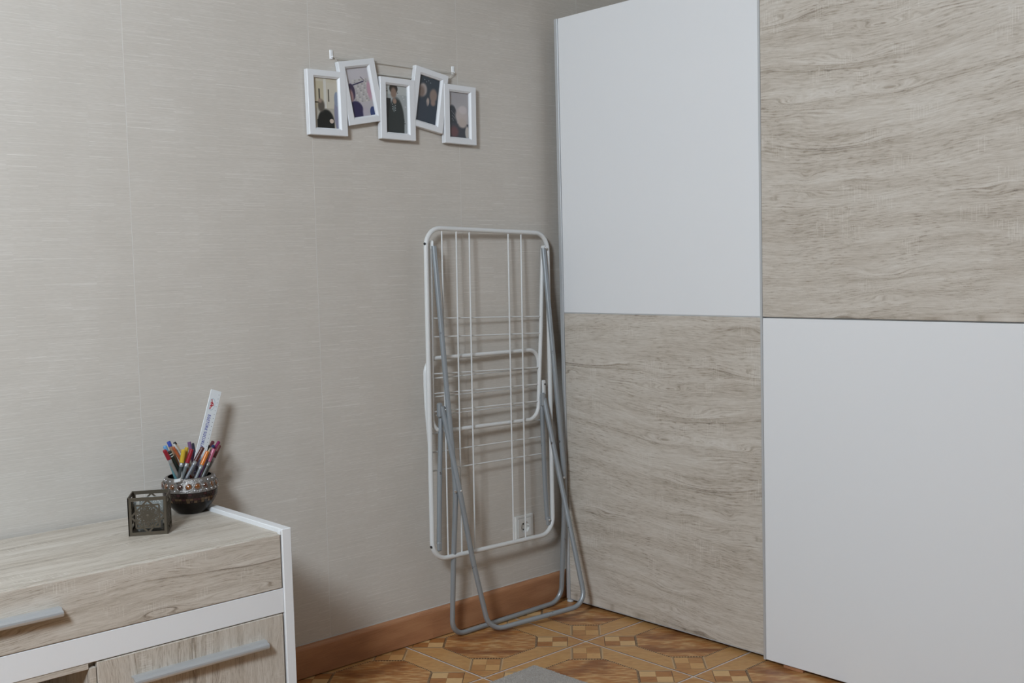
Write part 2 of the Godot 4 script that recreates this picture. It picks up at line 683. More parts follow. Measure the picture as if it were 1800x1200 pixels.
	structure("baseboard_front", box_mesh(Vector3(ROOM_L + 0.02, 0.003, ROOM_F - 0.015), Vector3(ROOM_R, 0.0955, ROOM_F), 0.002), M.skirting)

func paper_for(k: int) -> StandardMaterial3D:
	var key := "paper_%d" % (posmod(k, 3))
	if not M.has(key):
		var m: StandardMaterial3D = M.paper.duplicate()
		m.uv1_offset = Vector3(-(1.1865 / 0.5465), 0.29 * posmod(k, 3), 0)
		M[key] = m
	return M[key]

# ================= wardrobe =================
func build_wardrobe() -> void:
	var XL := 2.6703
	var XR := 2.6456
	var w := thing("wardrobe", "tall sliding-door wardrobe in white and pale sawn-oak panels filling the right side", "wardrobe", Vector3(3.0, 0, -1.85))
	# carcass
	var st := new_st()
	cbox(st, Vector3(2.705, 0.0, -2.69), Vector3(3.30, 1.985, -2.672), 0.001)
	cbox(st, Vector3(2.705, 0.0, -1.028), Vector3(3.30, 1.985, -1.01), 0.001)
	cbox(st, Vector3(2.705, 1.967, -2.672), Vector3(3.30, 1.985, -1.028), 0.001)
	cbox(st, Vector3(2.72, 0.05, -2.672), Vector3(3.30, 0.068, -1.028), 0.001)
	cbox(st, Vector3(3.285, 0.05, -2.672), Vector3(3.30, 1.967, -1.028), 0.001)
	cbox(st, Vector3(2.78, 0.0, -2.672), Vector3(2.796, 0.05, -1.028), 0.001)
	put_w("carcass", st.commit(), M.white_edge, w)
	put_w("top_rail", box_mesh(Vector3(2.672, 1.945, -2.69), Vector3(2.704, 1.985, -1.01), 0.001), M.alu, w)
	# rear door (next to the wall): white above, oak below
	var d1 := Node3D.new()
	d1.name = "sliding_door"
	d1.position = Vector3(2.68, 0.01, -2.27) - w.position
	w.add_child(d1, true)
	d1.set_meta("label", "sliding door with white panel over oak panel")
	put_w("panel", box_mesh(Vector3(XL, 1.0112, -2.6835), Vector3(XL + 0.018, 2.000, -1.845), 0.0012), M.white, d1).set_meta("label", "plain white upper panel")
	put_w("panel", box_mesh(Vector3(XL, 0.0135, -2.6835), Vector3(XL + 0.018, 1.0086, -1.845), 0.0012), M.oak_door, d1).set_meta("label", "sawn oak lower panel")
	put_w("divider_strip", box_mesh(Vector3(XL + 0.0008, 1.0086, -2.6835), Vector3(XL + 0.018, 1.0112, -1.845), 0.0), M.alu, d1)
	put_w("bottom_edge", box_mesh(Vector3(XL - 0.0002, 0.0110, -2.6835), Vector3(XL + 0.018, 0.0135, -1.845), 0.0004), M.alu, d1)
	var s1 := new_st()
	cbox(s1, Vector3(XL - 0.003, 0.010, -2.6955), Vector3(XL + 0.02, 2.0005, -2.6845), 0.0012)
	cbox(s1, Vector3(XL + 0.001, 0.010, -2.7035), Vector3(XL + 0.02, 2.0005, -2.6965), 0.0012)
	cbox(s1, Vector3(XL + 0.004, 0.010, -2.70), Vector3(XL + 0.02, 2.0, -2.684), 0.0)
	put_w("edge_profile", s1.commit(), M.alu, d1)
	put_w("edge_profile", box_mesh(Vector3(XL + 0.001, 0.010, -1.845), Vector3(XL + 0.02, 2.0005, -1.83), 0.001), M.alu, d1)
	# front door: oak above, white below
	var d2 := Node3D.new()
	d2.name = "sliding_door"
	d2.position = Vector3(2.655, 0.01, -1.44) - w.position
	w.add_child(d2, true)
	d2.set_meta("label", "sliding door with oak panel over white panel")
	put_w("panel", box_mesh(Vector3(XR, 1.0125, -1.8565), Vector3(XR + 0.018, 2.000, -1.03), 0.0012), M.oak_door_b, d2).set_meta("label", "sawn oak upper panel")
	put_w("panel", box_mesh(Vector3(XR, 0.0115, -1.8565), Vector3(XR + 0.018, 1.0088, -1.03), 0.0014), M.white, d2).set_meta("label", "plain white lower panel")
	put_w("divider_strip", box_mesh(Vector3(XR + 0.013, 1.0088, -1.8565), Vector3(XR + 0.018, 1.0125, -1.03), 0.0), M.alu, d2)
	put_w("edge_profile", box_mesh(Vector3(XR - 0.001, 0.010, -1.8645), Vector3(XR + 0.02, 2.0005, -1.8568), 0.001), M.alu, d2)
	put_w("edge_profile", box_mesh(Vector3(XR - 0.001, 0.010, -1.0297), Vector3(XR + 0.02, 2.0005, -1.02), 0.001), M.alu, d2)
	# bottom rail, glides and a guide block under the doors
	put_w("bottom_rail", box_mesh(Vector3(2.735, 0.0, -2.668), Vector3(2.765, 0.012, -1.03), 0.0005), M.alu, w)
	var g := new_st()
	lathe(g, [Vector2(0, 0.0), Vector2(0.011, 0.0), Vector2(0.012, 0.003), Vector2(0.010, 0.0085), Vector2(0, 0.0085)], Vector3(XL + 0.006, 0, -2.69), 16)
	put_w("glide", g.commit(), M.grey_rubber, w)
	put_w("guide_block", box_mesh(Vector3(2.650, 0.0, -1.80), Vector3(2.663, 0.0085, -1.735), 0.001), M.skirting, w)
	put_w("buffer", box_mesh(Vector3(2.672, 0.055, -2.7065), Vector3(2.69, 0.115, -2.7036), 0.0005), M.dark, w)

# ================= sideboard =================
func build_sideboard() -> void:
	var zf := -2.277
	var zb := WALL_Z + 0.016
	var x0 := -0.06
	var sb := thing("sideboard", "low white and oak sideboard against the wallpapered wall", "sideboard", Vector3(0.64, 0, -2.5))
	put_w("top_board", box_mesh(Vector3(x0, 0.5415, zb), Vector3(1.3102, CAB_TOP, zf - 0.0188), 0.0006), M.oak_top, sb)
	var side := box_mesh(Vector3(1.3107, 0.0, zb), Vector3(1.3358, 0.5722, zf + 0.002), 0.0018)
	put_w("side_panel", side, M.white, sb)
	put_w("side_panel", box_mesh(Vector3(x0 - 0.0256, 0.0, zb), Vector3(x0 - 0.0005, 0.5722, zf + 0.002), 0.0018), M.white, sb)
	put_w("corner_plug", box_mesh(Vector3(1.3070, CAB_TOP - 0.004, zf - 0.012), Vector3(1.3107, CAB_TOP + 0.006, zf - 0.001), 0.001), M.white, sb)
	# drawer with bar handle
	var dr := put_w("drawer", box_mesh(Vector3(x0 + 0.003, 0.4318, zf - 0.018), Vector3(1.3072, CAB_TOP - 0.0012, zf + 0.0), 0.0018), M.oak_drawer, sb)
	dr.set_meta("label", "wide oak drawer front")
	put_w("rail", box_mesh(Vector3(x0, 0.3722, zf - 0.02), Vector3(1.3100, 0.4303, zf - 0.0015), 0.001), M.white, sb).set_meta("label", "white rail under the drawer")
	# carcass inside
	var st := new_st()
	cbox(st, Vector3(x0, 0.3600, zb), Vector3(1.3100, 0.3715, zf - 0.02), 0.0)
	cbox(st, Vector3(x0, 0.06, zb), Vector3(1.3100, 0.078, zf - 0.02), 0.0)
	cbox(st, Vector3(x0, 0.078, zb), Vector3(1.3100, 0.36, zb + 0.006), 0.0)
	put_w("carcass", st.commit(), M.oak_front, sb)
	put_w("partition", box_mesh(Vector3(0.8455, 0.078, zb + 0.006), Vector3(0.8605, 0.3600, zf - 0.003), 0.0006, true), M.oak_front, sb)
	put_w("partition", box_mesh(Vector3(0.43, 0.078, zb + 0.006), Vector3(0.445, 0.3600, zf - 0.003), 0.0006, true), M.oak_front, sb)
	put_w("shelf_edge", box_mesh(Vector3(0.4455, 0.3590, zf - 0.018), Vector3(0.845, 0.3712, zf - 0.003), 0.0006), M.oak_drawer, sb)
	var door := put_w("door", box_mesh(Vector3(0.8625, 0.062, zf - 0.018), Vector3(1.3055, 0.3700, zf + 0.0), 0.0014, true), M.oak_front, sb)
	door.set_meta("label", "oak door with upright grain")
	put_w("door", box_mesh(Vector3(x0 + 0.003, 0.062, zf - 0.018), Vector3(0.428, 0.3700, zf + 0.0), 0.0014, true), M.oak_front, sb)
	put_w("plinth", box_mesh(Vector3(x0, 0.0, zb), Vector3(1.31, 0.058, zf - 0.03), 0.001), M.white_edge, sb)
	bar_handle(dr, 0.470, 0.7915, 0.4985, zf)
	bar_handle(door, 0.9335, 1.2545, 0.3125, zf)

func bar_handle(parent: Node3D, x0: float, x1: float, y: float, zf: float) -> void:
	# aluminium lip profile: sloped plate rising from a rounded front nose
	var prof: Array = [Vector2(0.0, 0.0085), Vector2(0.012, 0.0085), Vector2(0.0155, 0.0045), Vector2(0.0205, 0.004), Vector2(0.0235, 0.0015), Vector2(0.0245, -0.0025), Vector2(0.0235, -0.0065), Vector2(0.020, -0.009), Vector2(0.0155, -0.0085), Vector2(0.0135, -0.0055), Vector2(0.012, 0.0055), Vector2(0.0, 0.0055)]
	var st := new_st()
	var n := prof.size()
	for i in n:
		var p: Vector2 = prof[i]
		var q: Vector2 = prof[(i + 1) % n]
		var d := (q - p).normalized()
		var out := Vector3(0, -d.x, d.y) * -1.0
		poly(st, [Vector3(x0, y + p.y, zf + p.x), Vector3(x1, y + p.y, zf + p.x), Vector3(x1, y + q.y, zf + q.x), Vector3(x0, y + q.y, zf + q.x)], out)
	for e: float in [x0, x1]:
		var tri_pts := PackedVector2Array()
		for p: Vector2 in prof:
			tri_pts.append(p)
		var idx := Geometry2D.triangulate_polygon(tri_pts)
		for i in range(0, idx.size(), 3):
			var a: Array = []
			for j in 3:
				var p := tri_pts[idx[i + j]]
				a.append(Vector3(e, y + p.y, zf + p.x))
			poly(st, a, Vector3(1 if e == x1 else -1, 0, 0))
	put_w("handle", st.commit(), M.handle, parent).set_meta("label", "aluminium bar handle")

# ================= drying rack =================
func build_drying_rack() -> void:
	var rk := thing("drying_rack", "folded white and grey clothes drying rack leaning in the corner", "drying rack", Vector3(2.38, 0, -2.66))
	var TL := Vector3(2.0981, 1.2991, -2.7033)
	var TR := Vector3(2.6388, 1.2828, -2.7256)
	var BR := Vector3(2.5979, 0.2573, -2.6888)
	var BL := Vector3(2.0570, 0.2736, -2.6665)
	var n := Vector3(0.0422, 0.0342, 0.9985)
	put_w("main_frame", tube_mesh(fillet([TL, TR, BR, BL], 0.058, true, 8), 0.0076, 14, true), M.rack_white, rk)
	# long wires of the main frame
	var wt: Array = [Vector3(2.1631, 1.2958, -2.7058), Vector3(2.2234, 1.2941, -2.7083), Vector3(2.2791, 1.2924, -2.7106), Vector3(2.4520, 1.2871, -2.7178), Vector3(2.5120, 1.2853, -2.7203)]
	var wb: Array = [Vector3(2.1212, 0.2716, -2.6691), Vector3(2.1790, 0.2699, -2.6715), Vector3(2.2352, 0.2682, -2.6737), Vector3(2.4088, 0.2630, -2.6811), Vector3(2.4649, 0.2613, -2.6834)]
	for i in 5:
		put_w("wire", tube_mesh([wt[i], wb[i]], 0.0026, 8), M.rack_white, rk)
	# upper wing folded down behind
	var uw: Array = [Vector3(2.1212, 1.2509, -2.7148), Vector3(2.1162, 1.1066, -2.7095), Vector3(2.0926, 0.6665, -2.6936), Vector3(2.5635, 0.6545, -2.7131), Vector3(2.5987, 0.9637, -2.7251), Vector3(2.6247, 1.2311, -2.7353)]
	var up := put_w("folding_wing", tube_mesh(fillet(uw, 0.045, false, 7), 0.0068, 12), M.rack_white, rk)
	up.set_meta("label", "white wing frame folded down from the top")
	var ul: Array = [Vector3(2.1119, 1.0196, -2.7064), Vector3(2.1080, 0.9618, -2.7042), Vector3(2.1025, 0.8470, -2.7001), Vector3(2.0995, 0.7859, -2.6979), Vector3(2.0967, 0.7295, -2.6958)]
	var ur: Array = [Vector3(2.6004, 1.0005, -2.7264), Vector3(2.5959, 0.9440, -2.7243), Vector3(2.5844, 0.8280, -2.7198), Vector3(2.5763, 0.7714, -2.7176), Vector3(2.5695, 0.7139, -2.7153)]
	for i in 5:
		put_w("wire", tube_mesh([ul[i], ur[i]], 0.0024, 8), M.rack_white, up)
	# lower wing folded up behind that
	var lw: Array = [Vector3(2.0880, 0.5949, -2.6988), Vector3(2.0796, 0.7733, -2.7046), Vector3(2.0845, 0.8947, -2.7089), Vector3(2.5876, 0.8885, -2.7299), Vector3(2.5849, 0.7209, -2.7242)]
	var lo := put_w("folding_wing", tube_mesh(fillet(lw, 0.045, false, 7), 0.0068, 12), M.rack_white, rk)
	lo.set_meta("label", "white wing frame folded up from the bottom")
	var ll: Array = [Vector3(2.0917, 0.8323, -2.7071), Vector3(2.0924, 0.7746, -2.7052), Vector3(2.0931, 0.7168, -2.7033), Vector3(2.0917, 0.6619, -2.7013), Vector3(2.0900, 0.6031, -2.6992), Vector3(2.0883, 0.5448, -2.6972)]
	var lr: Array = [Vector3(2.5921, 0.8250, -2.7281), Vector3(2.5935, 0.7640, -2.7261), Vector3(2.5924, 0.7064, -2.7240), Vector3(2.5912, 0.6478, -2.7220), Vector3(2.5928, 0.5898, -2.7201), Vector3(2.5945, 0.5316, -2.7182)]
	for i in 6:
		put_w("wire", tube_mesh([ll[i], lr[i]], 0.0024, 8), M.rack_white, lo)
	# grey stays from mid-height clips down to the lower hinges
	put_w("stay", tube_mesh([Vector3(2.1275, 0.7408, -2.6915), Vector3(2.1092, 0.5399, -2.6839), Vector3(2.0911, 0.3175, -2.6752)], 0.0078, 12), M.rack_grey, rk)
	put_w("stay", tube_mesh([Vector3(2.5788, 0.7284, -2.7101), Vector3(2.5755, 0.4306, -2.6997), Vector3(2.5790, 0.3061, -2.6957)], 0.0078, 12), M.rack_grey, rk)
	# long leg hoop from the top hinges
	var la: Array = [Vector3(2.1227, 1.2434, -2.6964), Vector3(2.1467, 0.4808, -2.6528), Vector3(2.1459, 0.2548, -2.6748), Vector3(2.1440, 0.0088, -2.6900), Vector3(2.6400, 0.0088, -2.7000), Vector3(2.6377, 0.2857, -2.6748), Vector3(2.6246, 0.4524, -2.6528), Vector3(2.6107, 1.2325, -2.7167)]
	put_w("leg_hoop", tube_mesh(fillet(la, 0.052, false, 7), 0.0083, 14), M.rack_grey, rk).set_meta("label", "long grey tube hoop standing nearer the wall")
	# short leg hoop from the clips
	var lb: Array = [Vector3(2.1242, 0.7455, -2.6815), Vector3(2.1510, 0.4819, -2.6397), Vector3(2.1991, 0.2498, -2.6437), Vector3(2.2570, 0.0088, -2.6390), Vector3(2.5858, 0.0450, -2.5263), Vector3(2.5888, 0.4594, -2.6397), Vector3(2.5811, 0.7231, -2.7000)]
	put_w("leg_hoop", tube_mesh(fillet(lb, 0.052, false, 7), 0.0083, 14), M.rack_grey, rk).set_meta("label", "shorter grey tube hoop standing in front")
	# hinges, clips, rivets, plugs
	for q: Array in [[Vector3(2.1212, 1.2502, -2.7069), 0.026], [Vector3(2.6157, 1.2311, -2.7230), 0.026]]:
		var c: Vector3 = q[0]
		put_w("hinge", box_mesh(c - Vector3(0.0035, 0.019, 0.010), c + Vector3(0.0035, 0.010, 0.010), 0.003), M.rack_white, rk)
	for c: Vector3 in [Vector3(2.0901, 0.3105, -2.6718), Vector3(2.5796, 0.3014, -2.6909)]:
		put_w("hinge", box_mesh(c - Vector3(0.009, 0.014, 0.005), c + Vector3(0.009, 0.016, 0.005), 0.004), M.rack_grey, rk)
	for c: Vector3 in [Vector3(2.1182, 0.7427, -2.6889), Vector3(2.5776, 0.7287, -2.7039)]:
		put_w("clip", box_mesh(c - Vector3(0.0085, 0.032, 0.0045), c + Vector3(0.0085, 0.014, 0.0105), 0.004), M.rack_grey, rk)
	put_w("bracket", box_mesh(Vector3(2.5871, 0.7337, -2.7200), Vector3(2.6011, 0.7838, -2.7089), 0.003), M.rack_white, rk)
	var hole := new_st()
	disc(hole, Vector3(2.5961, 0.7698, -2.7091), n, 0.0034, 0.0008, 12)
	put_w("bracket_hole", hole.commit(), M.black_cap, rk)
	for c: Array in [[Vector3(2.1543, 0.4810, -2.6377), Vector3(0.5, 0, 1)], [Vector3(2.1393, 0.4804, -2.6458), Vector3(-0.6, 0, 1)], [Vector3(2.6076, 0.4549, -2.6397), Vector3(0.2, 0, 1)], [Vector3(2.5806, 0.3064, -2.6864), n], [Vector3(2.6127, 1.2342, -2.7084), n], [Vector3(2.1333, 0.7347, -2.6728), n]]:
		var st := new_st()
		disc(st, c[0], c[1], 0.0046, 0.0036)
		put_w("rivet", st.commit(), M.chrome, rk)
	for c: Vector3 in [TL.lerp(BL, 0.048), TL.lerp(BL, 0.957)]:
		var st := new_st()
		disc(st, c + Vector3(-0.0062, 0, 0.003), Vector3(-1, 0, 0.25), 0.0042, 0.0028)
		put_w("end_plug", st.commit(), M.black_cap, rk)

# ================= photo collage =================
func ell(im: Image, cx: float, cy: float, rx: float, ry: float, c: Color, soft := 0.15) -> void:
	var W := im.get_width()
	var H := im.get_height()
	for y in range(maxi(0, int(cy - ry) - 2), mini(H, int(cy + ry) + 3)):
		for x in range(maxi(0, int(cx - rx) - 2), mini(W, int(cx + rx) + 3)):
			var e := sqrt(pow((x - cx) / rx, 2) + pow((y - cy) / ry, 2))
			var a := clampf((1.0 - e) / soft, 0, 1)
			if a > 0:
				im.set_pixel(x, y, im.get_pixel(x, y).lerp(c, a))

func snapshot(k: int) -> ImageTexture:
	var im := Image.create(90, 160, false, Image.FORMAT_RGB8)
	match k:
		0:
			im.fill(lin(0.55, 0.50, 0.40))
			im.fill_rect(Rect2i(4, 10, 32, 90), lin(0.50, 0.44, 0.32))
			im.fill_rect(Rect2i(38, 0, 10, 110), lin(0.62, 0.60, 0.55))
			im.fill_rect(Rect2i(52, 14, 34, 80), lin(0.56, 0.52, 0.43))
			im.fill_rect(Rect2i(0, 96, 90, 64), lin(0.42, 0.39, 0.33))
			im.fill_rect(Rect2i(18, 34, 5, 34), lin(0.04, 0.035, 0.03))
			im.fill_rect(Rect2i(54, 34, 4, 40), lin(0.05, 0.04, 0.03))
			im.fill_rect(Rect2i(0, 76, 30, 4), lin(0.05, 0.04, 0.03))
			ell(im, 88, 110, 14, 60, lin(0.24, 0.24, 0.32))
			ell(im, 86, 64, 10, 26, lin(0.26, 0.30, 0.38))
			ell(im, 42, 140, 34, 44, lin(0.012, 0.013, 0.012))
			im.fill_rect(Rect2i(9, 132, 66, 28), lin(0.012, 0.013, 0.012))
			ell(im, 26, 88, 16, 24, lin(0.10, 0.085, 0.07), 0.4)
			ell(im, 22, 72, 10, 10, lin(0.30, 0.22, 0.18), 0.6)
			ell(im, 64, 136, 9, 8, lin(0.55, 0.45, 0.38))
		1:
			im.fill(lin(0.46, 0.43, 0.45))
			ell(im, 50, 20, 70, 40, lin(0.52, 0.49, 0.51), 0.6)
			for y in range(38, 110, 7):
				for x in range(18, 84, 9):
					im.fill_rect(Rect2i(x + (y % 3), y, 7, 5), lin(0.56, 0.53, 0.50).darkened(0.22 * float((x * 7 + y * 3) % 5) / 4.0))
			for i in 46:
				im.fill_rect(Rect2i(20 + i, 52 - int(i * 0.18), 2, 4), lin(0.035, 0.03, 0.075))
			for i in 14:
				im.fill_rect(Rect2i(56 + i, 30 + i, 2, 2), lin(0.08, 0.06, 0.09))
			ell(im, 10, 76, 16, 30, lin(0.05, 0.035, 0.07))
			ell(im, 8, 88, 10, 26, lin(0.36, 0.22, 0.22), 0.5)
			ell(im, 16, 140, 32, 36, lin(0.03, 0.025, 0.075))
			ell(im, 84, 78, 12, 38, lin(0.48, 0.30, 0.36), 0.4)
			ell(im, 84, 152, 14, 22, lin(0.04, 0.06, 0.17))
			ell(im, 54, 150, 16, 26, lin(0.44, 0.40, 0.44), 0.4)
		2:
			im.fill(lin(0.36, 0.38, 0.38))
			im.fill_rect(Rect2i(0, 0, 90, 30), lin(0.44, 0.46, 0.45))
			for i in 30:
				im.fill_rect(Rect2i((i * 37) % 84, 10 + (i * 53) % 140, 6, 4), lin(0.16, 0.17, 0.17) if i % 2 == 0 else lin(0.50, 0.52, 0.52))
			im.fill_rect(Rect2i(0, 44, 22, 116), lin(0.02, 0.018, 0.018))
			ell(im, 44, 120, 36, 86, lin(0.028, 0.034, 0.032))
			im.fill_rect(Rect2i(8, 110, 70, 50), lin(0.028, 0.034, 0.032))
			ell(im, 34, 10, 19, 18, lin(0.035, 0.028, 0.022))
			ell(im, 34, 24, 15, 22, lin(0.25, 0.17, 0.13), 0.4)
			ell(im, 38, 52, 10, 12, lin(0.30, 0.20, 0.15), 0.4)
			ell(im, 35, 78, 7, 12, lin(0.10, 0.12, 0.12))
			for i in 6:
				im.fill_rect(Rect2i(28 + (i % 2) * 12, 62 + i * 4, 3, 3), lin(0.40, 0.42, 0.42))
		3:
			im.fill(lin(0.040, 0.052, 0.066))
			im.fill_rect(Rect2i(0, 90, 90, 70), lin(0.034, 0.046, 0.066))
			ell(im, 20, 48, 21, 27, lin(0.36, 0.31, 0.29), 0.3)
			ell(im, 14, 56, 18, 26, lin(0.20, 0.145, 0.12), 0.5)
			ell(im, 68, 58, 20, 28, lin(0.25, 0.185, 0.155), 0.35)
			ell(im, 70, 84, 14, 14, lin(0.27, 0.19, 0.16), 0.5)
			ell(im, 46, 86, 8, 18, lin(0.40, 0.32, 0.29), 0.35)
			for i in 4:
				im.fill_rect(Rect2i(22 + i * 9, 10 + (i % 2) * 6, 3, 3), lin(0.30, 0.33, 0.36))
			ell(im, 18, 130, 40, 60, lin(0.036, 0.046, 0.064), 0.3)
		4:
			im.fill(lin(0.40, 0.38, 0.385))
			ell(im, 30, 10, 60, 50, lin(0.36, 0.34, 0.35), 0.8)
			ell(im, 14, 96, 26, 54, lin(0.040, 0.046, 0.055))
			im.fill_rect(Rect2i(0, 110, 90, 50), lin(0.052, 0.056, 0.068))
			ell(im, 22, 140, 26, 26, lin(0.14, 0.065, 0.070), 0.5)
			ell(im, 58, 82, 34, 36, lin(0.48, 0.42, 0.40), 0.3)
			ell(im, 64, 60, 24, 18, lin(0.54, 0.49, 0.48), 0.4)
			ell(im, 62, 108, 26, 20, lin(0.46, 0.39, 0.35), 0.4)
			ell(im, 84, 140, 12, 26, lin(0.50, 0.46, 0.42), 0.3)
			for i in 9:
				im.fill_rect(Rect2i(10 + (i * 5) % 16, 66 + i * 4, 3, 3), lin(0.22, 0.22, 0.23))
	return ImageTexture.create_from_image(im)

func frame_mesh(w: float, h: float, iw: float, ih: float, d: float) -> ArrayMesh:
	# picture frame bar with a small inner step, front at z = d
	var st := new_st()
	var loops: Array = [[w, h, 0.0], [w, h, d - 0.0012], [w - 0.0024, h - 0.0024, d], [iw + 0.010, ih + 0.010, d], [iw + 0.0085, ih + 0.0085, d - 0.0012], [iw, ih, d - 0.0055], [iw, ih, 0.003]]
	var quads: Array = [[-1, -1], [1, -1], [1, 1], [-1, 1]]
	for i in loops.size() - 1:
		var a: Array = loops[i]
		var b: Array = loops[i + 1]
		for k in 4:
			var p: Array = quads[k]
			var q: Array = quads[(k + 1) % 4]
			var pts: Array = [Vector3(p[0] * a[0] / 2, p[1] * a[1] / 2, a[2]), Vector3(q[0] * a[0] / 2, q[1] * a[1] / 2, a[2]), Vector3(q[0] * b[0] / 2, q[1] * b[1] / 2, b[2]), Vector3(p[0] * b[0] / 2, p[1] * b[1] / 2, b[2])]
			var dir := Vector3(p[0] + q[0], p[1] + q[1], 0).normalized()
			var out := dir
			if i == 1:
				out = dir + Vector3(0, 0, 1)
			elif i == 2:
				out = Vector3(0, 0, 1)
			elif i >= 3:
				out = Vector3(0, 0, 0.6) - dir
			poly(st, pts, out)
	poly(st, [Vector3(-w / 2, -h / 2, 0), Vector3(w / 2, -h / 2, 0), Vector3(w / 2, h / 2, 0), Vector3(-w / 2, h / 2, 0)], Vector3(0, 0, -1))
	return st.commit()

func build_photo_collage() -> void:
	var base := Vector3(2.024, 1.67, WALL_Z)
	var cl := thing("photo_frame_collage", "five joined white picture frames hung on a cord on the wall", "picture frame", base)
	var spots: Array = [[1.7765, 1.6560, 0.6, 0.005], [1.8970, 1.6985, 10.6, 0.0035], [2.0265, 1.6572, -0.6, 0.005], [2.1485, 1.6948, -9.8, 0.0035], [2.2710, 1.6572, -0.9, 0.005]]
	var fm := frame_mesh(0.130, 0.1838, 0.0795, 0.1415, 0.0165)
	var says: Array = ["frame with a snapshot of someone in a black coat", "tilted frame with a snapshot in pale lilac and purple", "frame with a snapshot of someone in a dark jacket", "tilted frame with a dark blue snapshot of two people", "frame with a snapshot of a pale fluffy shape"]
	for i in 5:
		var s: Array = spots[i]
		var f := put("frame", fm, M.frame, cl, Vector3(s[0], s[1], WALL_Z + s[3]) - base)
		f.rotation_degrees.z = s[2]
		f.set_meta("label", says[i])
		var st := new_st()
		var q: Array = [Vector3(-0.0395, 0.0705, 0), Vector3(0.0395, 0.0705, 0), Vector3(0.0395, -0.0705, 0), Vector3(-0.0395, -0.0705, 0)]
		var uv: Array = [Vector2(0, 0), Vector2(1, 0), Vector2(1, 1), Vector2(0, 1)]
		for k: int in [0, 1, 2, 0, 2, 3]:
			st.set_normal(Vector3(0, 0, 1))
			st.set_uv(uv[k])
			st.add_vertex(q[k])
		var pm := mat(Color.WHITE, 0.35)
		pm.albedo_texture = snapshot(i)
		put("photograph", st.commit(), pm, f, Vector3(0, 0, 0.0062))
	var zc := WALL_Z + 0.006
	var hl := Vector3(1.8105, 1.7900, zc + 0.006)
	var hr := Vector3(2.2560, 1.7885, zc + 0.006)
	put_w("cord", tube_mesh([hl, Vector3(1.97, 1.7905, zc), Vector3(2.10, 1.7885, zc), hr], 0.0012, 6), M.cord, cl)
	put_w("cord", tube_mesh([hl, Vector3(1.832, 1.772, zc)], 0.0012, 6), M.cord, cl)
	put_w("cord", tube_mesh([hr, Vector3(2.238, 1.768, zc)], 0.0012, 6), M.cord, cl)
	put_w("cord", tube_mesh([Vector3(1.955, 1.7580, zc), Vector3(2.11, 1.7563, zc)], 0.0016, 6), M.cord, cl)
	for q: Array in [[Vector3(1.8065, 1.7985, WALL_Z), "white adhesive wall hook at the left end of the photo cord"], [Vector3(2.2600, 1.7965, WALL_Z), "white adhesive wall hook at the right end of the photo cord"]]:
		var hk := thing("wall_hook", q[1], "hook", q[0], "hooks holding the photo collage")
		put("back_plate", box_mesh(Vector3(-0.0055, -0.013, 0.0), Vector3(0.0055, 0.014, 0.0035), 0.0012), M.white, hk)
		put("peg", tube_mesh(fillet([Vector3(0, -0.006, 0.003), Vector3(0, -0.009, 0.0085), Vector3(0, -0.004, 0.0095)], 0.004), 0.0018, 8), M.white, hk)

# ================= wall socket =================
func build_socket() -> void:
	var c := Vector3(2.5135, 0.2855, WALL_Z)
	var s := thing("wall_socket", "white square electrical wall socket behind the drying rack", "socket", c)
	put("cover_frame", frame_mesh(0.081, 0.081, 0.0555, 0.0555, 0.0085), M.plug_white, s)
	var st := new_st()
	var N := 40
	var hs := 0.0316
	var r := 0.0195
	for k in N:
		var q: Array = []
		for kk: int in [k, k + 1]:
			var t := TAU * kk / N
			var d := Vector2(cos(t), sin(t))
			var e := d * (hs / maxf(absf(d.x), absf(d.y)))
			q.append([e, d * r])
		var a: Vector2 = q[0][0]
		var b: Vector2 = q[1][0]
		var ai: Vector2 = q[0][1]
		var bi: Vector2 = q[1][1]
		var zt := 0.0030
		var zd := -0.0070
		poly(st, [Vector3(a.x, a.y, zt), Vector3(b.x, b.y, zt), Vector3(bi.x, bi.y, zt), Vector3(ai.x, ai.y, zt)], Vector3(0, 0, 1))
		poly(st, [Vector3(a.x, a.y, zt), Vector3(b.x, b.y, zt), Vector3(b.x, b.y, 0.0), Vector3(a.x, a.y, 0.0)], Vector3(a.x, a.y, 0))
		poly(st, [Vector3(ai.x, ai.y, zt), Vector3(bi.x, bi.y, zt), Vector3(bi.x, bi.y, zd), Vector3(ai.x, ai.y, zd)], -Vector3(ai.x, ai.y, 0))
		poly(st, [Vector3(ai.x, ai.y, zd), Vector3(bi.x, bi.y, zd), Vector3(0, 0, zd)], Vector3(0, 0, 1))
	var well := put("insert", st.commit(), M.plug_white, s, Vector3(0, 0, 0.0080))
	for y: float in [-0.0095, 0.0095]:
		var h := new_st()
		disc(h, Vector3(0, y, -0.0069), Vector3(0, 0, 1), 0.0030, 0.0006)
		put("pin_hole", h.commit(), M.black_cap, well)
	for x: float in [-1.0, 1.0]:
		put("earth_clip", box_mesh(Vector3(x * 0.0182 - 0.0010, -0.0030, -0.0065), Vector3(x * 0.0182 + 0.0010, 0.0030, 0.0025), 0.0004), M.chrome, well)

